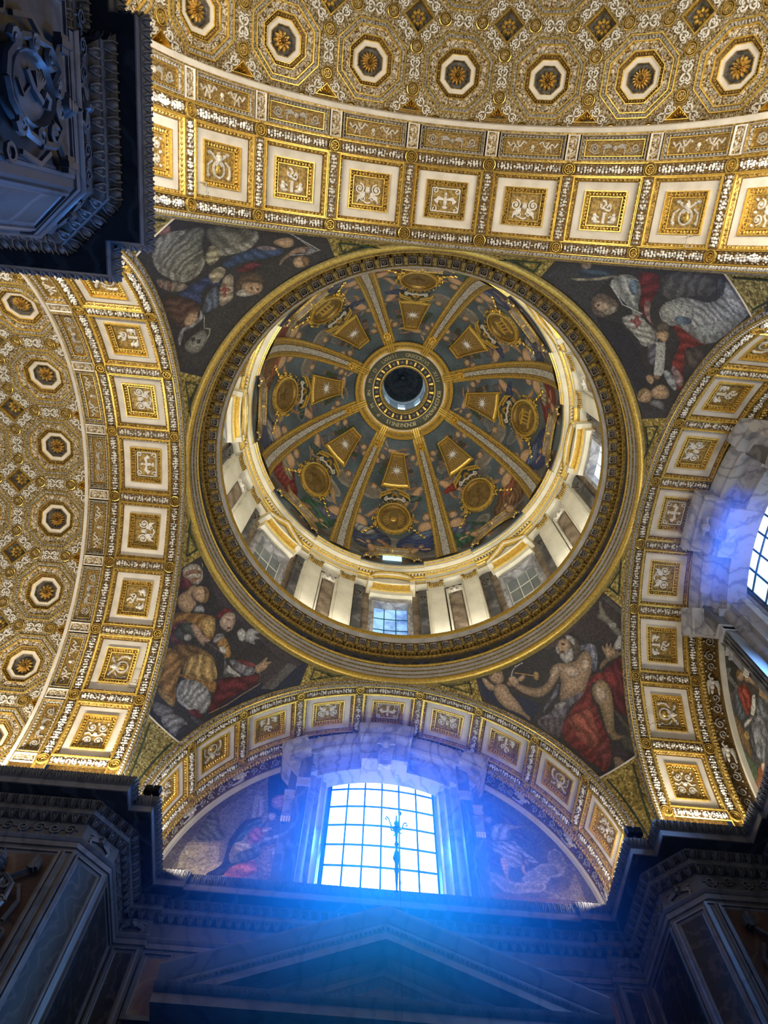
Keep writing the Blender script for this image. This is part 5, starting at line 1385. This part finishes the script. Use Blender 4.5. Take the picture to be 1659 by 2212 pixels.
lunette(-PI / 2, 'RR', 2.75, 7.03, 'mosaic half hidden behind the window surround at the right edge', 'RR', G)

def wedge(mb, a0, a1, prof, zc=16.0, n=10, caps=True):
    """profile (y, R) swept round a segment in the x-z plane"""
    A = np.linspace(a0, a1, n)
    L = [[(r * sin(a), y, zc + r * cos(a)) for y, r in prof] for a in A]
    mb.loops(L, closed=False)
    if caps:
        k = len(prof); b = len(mb.v)
        for l in (L[0], L[-1]):
            s = len(mb.v); mb.v.extend(l + [(l[-1][0], 11.1, l[-1][2]), (l[0][0], 11.1, l[0][2])]); mb.f.append(tuple(range(s, s + k + 2))); mb.m.append(mb.cur)
PED = [(0, 5.95), (.0, 5.86), (.05, 5.78), (.14, 5.66), (.18, 5.64), (.18, 5.52), (.24, 5.46), (.50, 5.44), (.54, 5.34), (.66, 5.28), (.70, 5.22), (.70, 5.08), (.76, 5.04), (.76, 4.86)]
def aedicule(rz, label, blue):
    root = thing('window_aedicule', label, 'window surround', (0, 0, 0), (0, 0, rz), 'marble surrounds of the big windows')
    def seg(name, a0, a1, y0, mat=PALEM):
        mb = MB().mat(mat); wedge(mb, a0, a1, [(y0 + y, r) for y, r in PED] + [(11.1, 4.80)]); wedge(mb, a0, a1, [(y0, 5.95), (11.1, 6.05)], caps=False); mb.obj(name, root)
    seg('pediment_block', -.175, .175, 9.26); 
    for s in (-1, 1):
        seg('pediment_arm', *sorted((s * .175, s * .52)), 9.74); seg('pediment_end', *sorted((s * .52, s * .68)), 9.48)
    mb = MB().mat(PALEM)        # veined marble field under the pediment with stepped panels
    mb.loops([[(x, 10.5, 19.6) for x in np.linspace(-3.6, 3.6, 20)], [(x, 10.5, 16 + math.sqrt(5.2 ** 2 - x * x)) for x in np.linspace(-3.6, 3.6, 20)]], closed=False)
    o = mb.obj('marble_field', root)
    bpy.data.objects.remove(o)
    RW = 6.8; ZW = 21.62 - RW
    mb = MB().mat(GREYM)        # curved head mouldings over the window
    hp = [(10.30, RW + .62), (10.28, RW + .50), (10.38, RW + .42), (10.46, RW + .40), (10.46, RW + .28), (10.6, RW + .24), (10.6, RW + .12), (10.8, RW + .08), (10.9, RW - .02), (11.3, RW - .05)]
    A = np.linspace(-.37, .37, 18); mb.loops([[(r * sin(a), y, ZW + r * cos(a)) for y, r in hp] for a in A], closed=False)
    mb.obj('head_moulding', root)
    for s in (-1, 1):
        mb = MB().mat(GREYM)
        jp = [(s * 2.95, 10.30), (s * 2.75, 10.28), (s * 2.68, 10.36), (s * 2.55, 10.40), (s * 2.45, 10.46), (s * 2.40, 10.6), (s * 2.25, 10.62), (s * 2.18, 10.8), (s * 2.05, 10.9), (s * 1.98, 11.3)]
        mb.loops([[(x, y, 14.3) for x, y in jp], [(x, y, 21.55) for x, y in jp]], closed=False); mb.obj('jamb_moulding', root)
        mb = MB().mat(DARKM); mb.box(*sorted((s * 2.62, s * 3.02)), 10.0, 11.1, 14.3, 20.9); mb.box(*sorted((s * 3.02, s * 3.35)), 10.25, 11.1, 14.3, 20.4)
        for dx in (2.7, 2.82, 2.94): mb.tube([(s * dx, 9.99, 14.4), (s * dx, 9.99, 19.0)], .035, 4)
        sh = mb.obj('pilaster', root)
        mb = MB().mat(PALEM)
        for x0, x1, y0, zt in ((2.58, 3.06, 9.9, 19.35), (3.02, 3.42, 10.12, 18.95)):
            mb.box(*sorted((s * x0, s * x1)), y0, 11.0, zt, zt + .08); mb.box(*sorted((s * (x0 + .04), s * (x1 - .04))), y0 + .05, 11.0, zt - .2, zt); mb.box(*sorted((s * x0, s * x1)), y0, 11.0, zt - .26, zt - .2)
        mb.obj('capital', sh)
        mb = MB().mat(GREYM); mb.box(*sorted((s * 3.06, s * 3.38)), 10.18, 11.0, 17.75, 18.6); mb.mat(IVORY)
        for i in range(4):
            for j in range(2): mb.box(*sorted((s * (3.06 + .085 * i), s * (3.12 + .085 * i))), 10.13, 10.2, 17.66 + .1 * j, 17.74 + .1 * j)
        mb.obj('corbel', sh)
    # keystone with shell and scroll
    mb = MB().mat(PALEM)
    mb.loops([[(-.24, 10.3, 20.6), (.24, 10.3, 20.6), (.34, 9.95, 21.5), (-.34, 9.95, 21.5)], [(-.22, 10.0, 20.55), (.22, 10.0, 20.55), (.32, 9.65, 21.45), (-.32, 9.65, 21.45)]], cap=True)
    for i in range(9):
        a = PI * i / 8; b = MB(); b.blob((0, 0, 0), .05, .13, .08, 0, 5)
        mb.tube([(0, 9.66, 21.2), (.28 * cos(a), 9.58, 21.2 + .26 * sin(a)), (.34 * cos(a), 9.62, 21.2 + .33 * sin(a))], .05, 4)
    b = MB(); b.blob((0, 0, 0), .15, .15, .22); mb.merge(b, lambda p: (p[0], 9.66 - p[2], 21.15 + p[1]))
    for i in range(5): b = MB(); b.blob((0, 0, 0), .12, .05, .08); mb.merge(b, lambda p, i=i: (p[0], 9.86 + .05 * i - p[2], 20.95 - .1 * i + p[1]))
    mb.obj('keystone', root)
    return root
aedicule(0, 'veined marble surround with keystone and curved pediment of the lower blue-lit window', True)
aedicule(-PI / 2, 'veined marble surround with keystone and curved pediment of the right window', False)
def big_window(n, rz, label, pane):
    w = thing('window_%d' % n, label, 'window', (0, 0, 0), (0, 0, rz), kind='structure')
    RW = 6.8; ZW = 21.62 - RW
    def fn(s, t, o):
        x = -1.86 + 3.76 * s; zt = ZW + math.sqrt(RW ** 2 - x * x); return (x, 11.38 - o, 15.45 + (zt - 15.45) * t)
    pane_grid(w, 6, 7, fn, pane, BLUEBAR, .042)
    return w
big_window(1, 0, 'big daylit window with thirty-six visible panes below the dome', PANE)
big_window(2, -PI / 2, 'tall daylit window cut by the right edge of the picture', PANER)
for name, rz in (('wall_front', 0), ('wall_right', -PI / 2)):
    w = thing(name, 'plastered wall behind the window and mosaics, ' + ('below the dome' if rz == 0 else 'right side'), 'wall', (0, 0, 0), (0, 0, rz), kind='structure')
    mb = MB().mat(RECESS); mb.box(-8, -2.0, 11.14, 11.7, -1.6, 23.5); mb.box(2.0, 8, 11.14, 11.7, -1.6, 23.5); mb.box(-2.0, 2.0, 11.14, 11.7, -1.6, 15.5); mb.box(-2.0, 2.0, 11.14, 11.7, 21.7, 23.5)
    mb.obj('wall_core', w)

# ================================================================ entablature and piers
def offset_path(path, o):
    Pn = [np.array(p, float) for p in path]; n = len(Pn); out = []
    nrm = []
    for i in range(n - 1):
        d = Pn[i + 1] - Pn[i]; d /= np.linalg.norm(d); nrm.append(np.array((-d[1], d[0])))
    for i in range(n):
        if i == 0: m = nrm[0]
        elif i == n - 1: m = nrm[-1]
        else:
            m = nrm[i - 1] + nrm[i]; m = m / (np.dot(m, nrm[i]))
        out.append(Pn[i] + m * o)
    return out
def sweep(mb, path, prof, mats=None):
    mb.loops([[(*p, z) for p in offset_path(path, o)] for o, z in prof], mats, closed=False)
def wall_eggs(mb, path, o, z, step, ru, rz, rw, dart=True, lean=0., motif=None):
    pp = offset_path(path, o)
    for a, b in zip(pp[:-1], pp[1:]):
        d = b - a; L = np.linalg.norm(d); k = int(L / step)
        if k < 1: continue
        d /= L; nx = np.array((d[1], -d[0]))     # towards the room
        for j in range(k):
            c = a + d * (L * (j + .5) / k); q = MB(); q.blob((0, 0, 0), ru, rz, rw, 0, 6)
            if dart and motif is None:
                for sgn in (-1, 1): q.tube([(sgn * ru * 1.1, rz * .9, .02), (sgn * ru * 1.32, 0, .03), (sgn * ru * .7, -rz * 1.15, .02)], .018, 4, capped=False)
                q.blob((L / k / 2, 0, 0), ru * .16, rz, rw * .5, 0, 4)
            if motif == 'leaf':
                for sgn in (-1, 1): q.tube([(sgn * .02, -rz, .02), (sgn * ru * 1.2, -rz * .2, .05), (sgn * ru * 1.5, rz * 1.1, .02), (sgn * ru * .9, rz * 1.3, .02)], .02, 4, capped=False)
            mb.merge(q, lambda p: (c[0] + d[0] * p[0] + nx[0] * (p[2] + lean * p[1]), c[1] + d[1] * p[0] + nx[1] * (p[2] + lean * p[1]), z + p[1]))
FRONT = [(-14, 6.28), (-6.88, 6.28), (-6.88, 6.9), (-6.28, 6.9), (-6.28, 9.43), (-5.45, 9.43), (-5.45, 9.54), (5.45, 9.54), (5.45, 9.43), (6.36, 9.43), (6.36, 6.97), (7.0, 6.97), (7.0, 6.27),
         (9.43, 6.27), (9.43, 5.42), (9.54, 5.42), (9.54, -5.42), (9.43, -5.42), (9.43, -6.27), (6.95, -6.27), (6.95, -6.9), (6.3, -6.9), (6.3, -10.95), (6.7, -10.95), (6.7, -18)]
FLOW = [(-14, 6.28), (-7.5, 6.28), (-6.28, 7.5), (-6.28, 9.43), (-5.45, 9.43), (-5.45, 9.54), (5.45, 9.54), (5.45, 9.43), (6.36, 9.43), (6.36, 7.55), (7.6, 6.27),
        (9.43, 6.27), (9.43, 5.42), (9.54, 5.42), (9.54, -5.42), (9.43, -5.42), (9.43, -6.27), (7.5, -6.27), (6.3, -7.5), (6.3, -10.95), (6.7, -10.95), (6.7, -18)]
BACKL = [(-6.63, -18), (-6.63, -10.95), (-6.18, -10.95), (-6.18, -6.9), (-6.85, -6.9), (-6.85, -6.26), (-14, -6.26)]
BLOW = [(-6.63, -18), (-6.63, -10.95), (-6.18, -10.95), (-6.18, -7.5), (-7.45, -6.26), (-14, -6.26)]
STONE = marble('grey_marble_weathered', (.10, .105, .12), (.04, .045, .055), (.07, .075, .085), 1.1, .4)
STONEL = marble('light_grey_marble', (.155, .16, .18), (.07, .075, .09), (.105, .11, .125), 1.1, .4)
for top, low, lab in ((FRONT, FLOW, 'dark marble entablature stepping round the lower piers and under the big windows'), (BACKL, BLOW, 'dark marble entablature on the big pier at the upper left')):
    e = thing('cornice', lab, 'cornice', kind='structure')
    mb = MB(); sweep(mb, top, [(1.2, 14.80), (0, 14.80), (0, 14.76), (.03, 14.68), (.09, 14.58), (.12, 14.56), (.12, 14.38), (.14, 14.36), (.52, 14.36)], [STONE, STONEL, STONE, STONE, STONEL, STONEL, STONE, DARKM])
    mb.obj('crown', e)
    mb = MB().mat(STONEL); wall_eggs(mb, top, .06, 14.67, .17, .045, .08, .05, dart=False, lean=.6, motif='leaf'); mb.obj('leaf_moulding', e, kind='stuff')
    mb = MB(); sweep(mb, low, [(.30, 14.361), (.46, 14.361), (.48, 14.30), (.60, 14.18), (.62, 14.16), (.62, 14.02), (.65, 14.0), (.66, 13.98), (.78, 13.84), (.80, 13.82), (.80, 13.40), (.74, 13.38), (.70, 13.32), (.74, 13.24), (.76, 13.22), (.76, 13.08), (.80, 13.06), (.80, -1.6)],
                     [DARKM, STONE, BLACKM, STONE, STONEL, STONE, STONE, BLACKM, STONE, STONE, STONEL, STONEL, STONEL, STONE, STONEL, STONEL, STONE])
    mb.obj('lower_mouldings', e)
    mb = MB().mat(STONEL); wall_eggs(mb, low, .54, 14.24, .27, .075, .10, .05, lean=.9); mb.obj('egg_and_dart', e, kind='stuff')
    mb = MB().mat(STONEL); wall_eggs(mb, low, .73, 13.91, .26, .05, .07, .05, lean=.8, motif='leaf'); mb.obj('leaf_and_dart', e, kind='stuff')

def onwall(o, d, z0=0.):
    """u along the wall, v up, w out into the room; o = plan point, d = unit direction of u"""
    nx = (d[1], -d[0])
    return lambda p: (o[0] + d[0] * p[0] + nx[0] * p[2], o[1] + d[1] * p[0] + nx[1] * p[2], z0 + p[1])
def panel(mats, u0, u1, v0, v1, fw=.14, dep=.06):
    mb = MB(); c = ((u0 + u1) / 2, (v0 + v1) / 2); hu, hv = (u1 - u0) / 2, (v1 - v0) / 2
    mb.loops([rect(hu, hv, 0, c), rect(hu, hv, .05, c), rect(hu - fw * .4, hv - fw * .4, .06, c), rect(hu - fw * .5, hv - fw * .5, .02, c), rect(hu - fw * .8, hv - fw * .8, .03, c), rect(hu - fw, hv - fw, -.0 + .01, c)],
             [mats[0], mats[0], mats[0], mats[0], mats[0], mats[1]], cap=True)
    return mb
def frieze_scroll(n, L):
    mb = MB().mat(STONEL)
    for i in range(n):
        x = (i + .5) * L / n; s = 1 if i % 2 else -1
        mb.tube([(p[0], p[1], p[2]) for p in spiral((x, 0), .15, 1.5, 0, 13, .03, s)], .024, 4)
        for j in range(4): mb.blob((x + .18 * cos(j * 1.57), .16 * sin(j * 1.57), 0), .05, .03, .04, j * 1.57, 5)
    return mb
def winged_head():
    mb = MB().mat(STONEL); mb.blob((0, .03, 0), .10, .12, .14); mb.blob((0, .1, .03), .1, .06, .12)
    for s in (-1, 1):
        for i in range(5): mb.tube([(s * .08, -.02, .05), (s * (.2 + .03 * i), .08 - .05 * i, .05), (s * (.34 - .03 * i), .05 - .09 * i, .03)], .03, 4)
    return mb
def cartouche(o, d, u, v, label):
    """carved coat of arms: shield with dragon, crossed keys and tiara"""
    W = onwall(o, d); S = lambda x, y, w: (u + x, v + y, w)
    root = tag(place('cartouche', None), label, 'relief', 'carved shields on the piers')
    mb = MB().mat(STONEL)
    E = lambda s, w: [S(.48 * s * cos(t), -.15 + .62 * s * sin(t), w) for t in np.linspace(0, 2 * PI, 21)[:-1]]
    mb.loops([E(1.12, .05), E(1.1, .22), E(1.0, .28), E(.92, .22), E(.88, .16), E(.5, .24)], cap=True)
    mb.obj('shield', root, warp=W)
    mb = MB().mat(STONEL)
    for s in (-1, 1):
        for (cx, cy, r, a) in ((.52, .42, .17, PI / 2), (.6, -.05, .13, 0), (.5, -.6, .15, -PI / 2), (.14, .62, .13, PI)):
            mb.tube([S(p[0], p[1], p[2]) for p in spiral((s * cx, cy), r, 1.5, a, 13, .25, s)], .055, 5)
        mb.tube([S(s * .15, .55, .2), S(s * .4, .62, .28), S(s * .66, .4, .26), S(s * .68, 0, .24), S(s * .6, -.4, .24), S(s * .25, -.85, .26), S(0, -.92, .26)], .06, 5)
    mb.obj('scrolled_border', root, warp=W)
    mb = MB().mat(STONEL)
    mb.tube([S(-.2, -.35, .25), S(0, -.25, .28), (u + .14, v - .05, .3), S(0, .08, .28), S(.06, .22, .28), S(.2, .2, .26)], .055, 5)
    for i in range(5): mb.tube([S(.02, -.1, .27), S(-.16 - .02 * i, .12 - .07 * i, .29), S(-.3 + .02 * i, .12 - .1 * i, .24)], .03, 4)
    mb.tube([S(0, -.3, .26), S(.14, -.48, .25), S(-.05, -.55, .22)], .03, 4); mb.obj('dragon', root, warp=W)
    mb = MB().mat(STONE)
    for s in (-1, 1):
        mb.tube([S(s * .85, .95, .15), S(s * -.3, .15, .12)], .06, 5)
        mb.box(*sorted((u + s * .72, u + s * .98)), v + .92, v + 1.18, .1, .22); mb.box(*sorted((u + s * .8, u + s * .9)), v + .86, v + 1.24, .1, .26)
        mb.tube([S(s * -.9 + .12 * cos(t), -.7 + .12 * sin(t), .12) for t in np.linspace(0, 2 * PI, 9)[:-1]], .04, 4, closed=True)
        mb.tube([S(s * .75, .5, .12), S(s * .95, .1, .14), S(s * .85, -.4, .12)], .05, 4)
    mb.obj('crossed_keys', root, warp=W)
    mb = MB().mat(STONEL)
    for i, (y, r) in enumerate(((.78, .2), (.95, .21), (1.1, .18), (1.22, .11))): mb.blob(S(0, y, .1), r, .1, .3 - .03 * i, 0, 8)
    mb.blob(S(0, 1.33, .2), .05, .05, .14); mb.obj('tiara', root, warp=W)
    return root
s2 = math.sqrt(.5)
def pier(label, faces):
    """faces: (origin, direction, list of (u0, u1, v0, v1, frame mat, field mat))"""
    root = thing('wall_pier', label, 'pier', kind='structure')
    for o, d, ps in faces:
        for u0, u1, v0, v1, a, b in ps:
            panel((a, b), u0, u1, v0, v1).obj('wall_panel', root, warp=onwall(o, d))
    return root
ST = [(-.0, 0, 0, 0, STONEL, BLACKM)]
def jamb_faces(kind):
    pass
# lower left pier: jamb y = 7.08 (u = x), chamfer, jamb x = -7.08 (u = y)
JL = [(-14, -10.6, 3, 12.95, STONEL, STONE), (-10.5, -8.12, 8.6, 12.95, STONEL, REDM), (-10.5, -8.12, 0, 8.4, STONEL, BLACKM), (-8.08, -7.78, 0, 12.98, STONEL, STONE)]
JR = [(-p[1], -p[0], *p[2:]) for p in JL]
CH = [(.08, .96, 1, 12.95, STONEL, BLACKM)]
FX = [(7.9, 10.05, 1, 12.9, STONE, BLACKM)]
FF = [(-7.02, -6.32, 1, 12.98, STONEL, BLACKM), (-6.2, -5.4, 11.2, 12.9, STONE, REDM), (-6.2, -5.4, 1, 11.0, STONE, REDM)]
FF2 = [(-p[1], -p[0], *p[2:]) for p in FF]
pier('dark marble pier with panels at the lower left', [((0, 7.08), (1, 0), JL), ((-7.83 + .0, 7.08), (s2, s2), CH), ((-7.08, 0), (0, 1), FX), ((0, 10.23), (1, 0), FF)])
pier('dark marble pier with panels at the lower right', [((0, 7.07), (1, 0), JR), ((7.16, 7.88 - .02), (s2, -s2), CH), ((7.16, 0), (0, -1), [(-p[1], -p[0], *p[2:]) for p in FX]), ((0, 10.23), (1, 0), FF2)])
pier('blue-lit marble pier with carved shield at the upper left', [((-6.98, 0), (0, 1), [(-10.6, -7.98, 8.8, 13.0, STONEL, STONE), (-10.6, -7.98, 1, 8.6, STONEL, STONE), (-10.95 , -10.66, 1, 13.0, STONEL, STONE), (-16, -11.2, 1, 13.0, STONEL, REDM)]),
    ((-6.98, -7.84), (-s2, s2), [(.10, 1.02, 1, 12.95, STONEL, DARKM)]), ((0, -7.06), (-1, 0), [(7.9, 12, 1, 12.9, STONEL, DARKM)])])
cartouche((-6.98, 0), (0, 1), -9.0, 11.45, 'carved stone shield with tiara and keys on the upper left pier')
cartouche((0, 7.08), (1, 0), -9.35, 11.35, 'carved stone shield in the dark on the lower left pier')
cartouche((0, 7.07), (1, 0), 9.45, 11.35, 'carved stone shield in the dark on the lower right pier')
# frieze carving and winged heads of the corner faces
fr = thing('frieze_carving', 'scrolls and winged heads carved on the dark entablature frieze', 'relief')
for (o, d, u, n, L) in (((0, 7.08), (1, 0), -13.5, 14, 5.5), ((0, 7.07), (1, 0), 8.0, 4, 1.9), ((-6.98, 0), (0, 1), -10.7, 7, 2.8), ((-7.08, 0), (0, 1), 7.9, 5, 2.1), ((7.16, 0), (0, -1), -10.0, 5, 2.1)):
    frieze_scroll(n, L).obj('scroll_run', fr, warp=lambda p, o=o, d=d, u=u: onwall(o, d)((p[0] + u, p[1] + 13.61, p[2])))
for (o, d) in (((-7.47, 7.47), (s2, s2)), ((7.53, 7.51), (s2, -s2)), ((-7.36, -7.46), (-s2, s2)), ((-6.7, 10.23), (1, 0)), ((6.76, 10.23), (1, 0)), ((-6.98, -9.2), (0, 1)), ((-6.98, -14.2), (0, 1))):
    winged_head().obj('winged_head', fr, warp=lambda p, o=o, d=d: onwall(o, d)((p[0], p[1] + 13.61, p[2])))

# ================================================================ altar pediment below the window
alt = thing('altar_pediment', 'big triangular marble pediment in blue shadow below the window', 'pediment')
HX, Z0, ZT = 5.25, 11.42, 13.42
RP = [(8.50, 0), (8.50, -.06), (8.55, -.12), (8.62, -.34), (8.66, -.38), (8.66, -.44), (8.72, -.52), (8.74, -.54), (8.74, -.72), (9.30, -.76), (9.32, -.84), (9.42, -.96), (9.46, -.98), (9.46, -1.12), (9.52, -1.14), (9.60, -1.26), (9.62, -1.28), (9.62, -1.6)]
for s in (-1, 1):
    sl = math.atan2(ZT - Z0, HX); mb = MB().mat(STONEL); L = []
    for x, z in ((s * HX, Z0), (0, ZT)):
        L.append([(x, 10.12, z + .02)] + [(x, y, z + h / cos(sl)) for y, h in RP])
    mb.loops(L, closed=False); mb.f.append(tuple(range(len(RP) + 1))); mb.m.append(0)
    mb.obj('raking_cornice', alt)
    mb = MB().mat(STONEL)
    for row, y, h, st, ru, rv in ((0, 9.38, -.9, .24, .07, .09), (1, 8.69, -.48, .12, .035, .045), (2, 9.56, -1.2, .16, .05, .05)):
        n = int(HX / cos(sl) / st)
        for i in range(n):
            t = (i + .5) / n; b = MB(); b.blob((0, 0, 0), ru, rv, .05, 0, 5)
            mb.merge(b, lambda p: (s * HX * (1 - t) + p[0], y - p[2] * .8 - p[1] * .5, Z0 + (ZT - Z0) * t + h / cos(sl) + p[0] * s * -math.tan(sl) + p[1] * .8))
    mb.obj('egg_and_dart', alt, kind='stuff')
mb = MB().mat(STONEL)
HPp = [(9.66, Z0 - .38), (8.55, Z0 - .40), (8.5, Z0 - .42), (8.54, Z0 - .50), (8.62, Z0 - .56), (8.66, Z0 - .58), (8.66, Z0 - .80), (9.30, Z0 - .84), (9.32, Z0 - .9), (9.44, Z0 - 1.06), (9.46, Z0 - 1.2), (9.56, Z0 - 1.3), (9.6, Z0 - 1.6), (9.6, Z0 - 2.4), (9.7, Z0 - 2.5), (9.7, Z0 - 3.2)]
mb.loops([[(x, y, z) for y, z in HPp] for x in (-HX, HX)], closed=False)
for x in (-HX, HX):
    s = len(mb.v); mb.v.extend([(x, y, z) for y, z in HPp] + [(x, 10.12, HPp[-1][1]), (x, 10.12, Z0 - .38)]); mb.f.append(tuple(range(s, len(mb.v)))); mb.m.append(mb.cur)
mb.obj('horizontal_cornice', alt)
mb = MB().mat(STONEL)
for y, z, st, ru, rv in ((9.38, Z0 - .98, .24, .07, .09), (8.57, Z0 - .5, .12, .035, .05)):
    for i in range(int(2 * HX / st)):
        b = MB(); b.blob((0, 0, 0), ru, rv, .05, 0, 5); mb.merge(b, lambda p: (-HX + st * (i + .5) + p[0], y - p[2] * .8 - p[1] * .6, z + p[1] * .8))
mb.obj('egg_and_dart', alt, kind='stuff')
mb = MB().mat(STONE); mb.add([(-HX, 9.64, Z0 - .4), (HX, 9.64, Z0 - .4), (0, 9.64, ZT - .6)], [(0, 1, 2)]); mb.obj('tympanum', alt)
mb = MB().mat(REDM); mb.box(-.55, .2, 9.56, 9.64, Z0 - .35, Z0 + .05); mb.obj('tympanum_block', alt)
mb = MB().mat(BLACKM)
for s in (-1, 1):
    mb.box(*sorted((s * 4.2, s * 5.0)), 9.0, 10.12, -1.6, Z0 - 3.2)
mb.box(-5.0, 5.0, 9.9, 10.12, -1.6, Z0 - 3.2); mb.obj('altar_body', alt)

# ================================================================ floodlights, hanging iron lamp, small fixtures
def floodlight(x, y, z, rz, label):
    t = thing('floodlight', label, 'floodlight', (x, y, z), (0, 0, rz), 'twin floodlights on the cornice')
    for s in (-1, 1):
        mb = MB().mat(IRON); c = s * .115
        mb.loops([[(c - .09, -.05, .17), (c + .09, -.05, .17), (c + .09, -.05, .40), (c - .09, -.05, .40)], [(c - .10, .0, .16), (c + .10, .0, .16), (c + .10, .0, .41), (c - .10, .0, .41)],
                  [(c - .10, .14, .19), (c + .10, .14, .19), (c + .10, .14, .44), (c - .10, .14, .44)]], cap=True)
        mb.f.append((3, 2, 1, 0)); mb.m.append(0)
        for i in range(4): mb.box(c - .08, c + .08, -.075, -.05, .19 + .05 * i, .205 + .05 * i)
        h = mb.obj('lamp_head', t)
    mb = MB().mat(IRON); mb.tube([(-.225, .05, .3), (-.225, .05, .08), (.225, .05, .08), (.225, .05, .3)], .015, 4); mb.tube([(0, .05, .2), (0, .05, 0)], .02, 4); mb.box(-.1, .1, -.02, .12, -.0, .02)
    mb.obj('bracket', t)
floodlight(-6.6, 6.93, 14.80, 0, 'black twin floodlight on the lower left cornice corner')
floodlight(6.72, 6.99, 14.80, 0, 'black twin floodlight on the lower right cornice corner')
floodlight(6.98, -6.72, 14.80, PI / 2, 'black twin floodlight at the right picture edge beside the white-robed mosaic')
hl = thing('hanging_lamp', 'dark iron lamp ornament with curled arms hanging before the window', 'lamp', (.26, 8.6, 0))
mb = MB().mat(IRON); LT = 16.62
mb.tube([(0, 0, 22.1), (0, 0, LT)], .006, 4); mb.obj('suspension_wire', hl)
mb = MB().mat(IRON)
prof = [(.02, LT), (.03, LT - .2), (.08, LT - .3), (.05, LT - .38), (.12, LT - .5), (.06, LT - .58), (.04, LT - .8), (.035, LT - 1.0), (.07, LT - 1.1), (.03, LT - 1.2), (.04, LT - 1.3), (.09, LT - 1.45), (.11, LT - 1.6), (.06, LT - 1.72), (.05, LT - 1.9), (.075, LT - 2.0), (.05, LT - 2.1), (.035, LT - 2.4), (.02, LT - 2.7)]
mb.loops([[(r * cos(t), r * sin(t), z) for t in np.linspace(0, 2 * PI, 9)[:-1]] for r, z in prof], cap=True); mb.obj('turned_stem', hl)
for i in range(4):
    a = i * PI / 2 + .3
    mb = MB().mat(IRON); pts = [(.04, LT - .55), (.14, LT - .5), (.2, LT - .36), (.25, LT - .2), (.33, LT - .16), (.36, LT - .24), (.31, LT - .29)]
    mb.tube([(r * cos(a), r * sin(a), z) for r, z in pts], .022, 5); mb.tube([(r * cos(a), r * sin(a), z) for r, z in ((.05, LT - .6), (.16, LT - .64), (.19, LT - .54))], .018, 4)
    mb.obj('curled_arm', hl)
mb = MB().mat(IRON); mb.tube([(.09, 0, LT - .5), (.10, 0, LT - 2.35)], .008, 4); mb.tube([(.10 + .04 * cos(t), 0, LT - 2.4 + .04 * sin(t)) for t in np.linspace(0, 2 * PI, 9)[:-1]], .012, 4, closed=True)
mb.tube([(.10, 0, LT - 2.45), (.11, 0, -1.0)], .009, 4); mb.obj('cord', hl)
# floor and back
fl = tag(place('floor', None), 'polished stone floor of the chapel, far below', 'floor', kind='structure')
mb = MB().mat(STONE); mb.box(-16, 12, -20, 12, -1.75, -1.6); mb.obj('paving', fl)

# ================================================================ added scattering volumes that make the blue lens glow round the two windows
def halo(c0, rr, box, dens, label):
    hz = tag(place('halo', None), label, 'halo', kind='stuff')
    m = bpy.data.materials.new('halo'); m.use_nodes = True; t = m.node_tree; t.nodes.remove(t.nodes['Principled BSDF'])
    vs = t.nodes.new('ShaderNodeVolumeScatter'); vs.inputs['Color'].default_value = (.03, .34, 1.0, 1); vs.inputs['Anisotropy'].default_value = .3
    co = t.nodes.new('ShaderNodeTexCoord'); mp = t.nodes.new('ShaderNodeMapping'); mp.vector_type = 'POINT'
    mp.inputs['Location'].default_value = [-c / r for c, r in zip(c0, rr)]; mp.inputs['Scale'].default_value = [1 / r for r in rr]
    gr = t.nodes.new('ShaderNodeTexGradient'); gr.gradient_type = 'QUADRATIC_SPHERE'
    link(t, co.outputs['Object'], mp.inputs['Vector']); link(t, mp.outputs[0], gr.inputs['Vector'])
    mu = t.nodes.new('ShaderNodeMath'); mu.operation = 'MULTIPLY'; link(t, gr.outputs['Fac'], mu.inputs[0]); mu.inputs[1].default_value = dens; link(t, mu.outputs[0], vs.inputs['Density'])
    link(t, vs.outputs[0], t.nodes['Material Output'].inputs['Volume'])
    mb = MB().mat(m); mb.box(*box); mb.obj('halo_body', hz)
halo((0.1, 7.9, 12.0), (7.2, 5.9, 5.8), (-7.0, 7.0, 1.9, 11.05, 6.1, 17.9), HALO, 'added blue volume that makes the glow in front of the lower window')
halo((9.6, -0.2, 20.4), (3.4, 3.4, 3.0), (7.05, 11.05, -3.7, 3.3, 17.3, 23.5), HALO * .28, 'added blue volume that makes the glow in front of the right window')

# little wire boxes clipped to the coffers
for (x, y, z, a, lab) in ((-6.2, -8.42, 18.6, -1.04, 'small wire bracket on a white coffer of the top arch, left side'), (6.05, -8.35, 18.85, 1.0, 'small wire bracket on a white coffer of the top arch, right side'), (-8.4, 6.15, 18.65, 9, 'small wire bracket on a lower coffer of the left arch'), (8.45, 6.1, 18.8, 9, 'small wire bracket on a lower coffer of the right arch')):
    b = thing('wire_bracket', lab, 'bracket', (x, y, z))
    mb = MB().mat(STUCCOG); d = Vector((-x, 0, HS - z)) if a != 9 else Vector((0, -y, HS - z)); d.normalize(); u = Vector((0, 1, 0)) if a != 9 else Vector((1, 0, 0)); v = d.cross(u)
    c = lambda p, q, r: tuple(u * p + v * q + d * r)
    mb.tube([c(-.14, 0, -.1), c(-.14, 0, .12), c(.14, 0, .12), c(.14, 0, -.1)], .016, 4); mb.tube([c(.14, 0, .12), c(.14, .14, .06), c(.05, .14, .06)], .014, 4); mb.obj('wire', b)
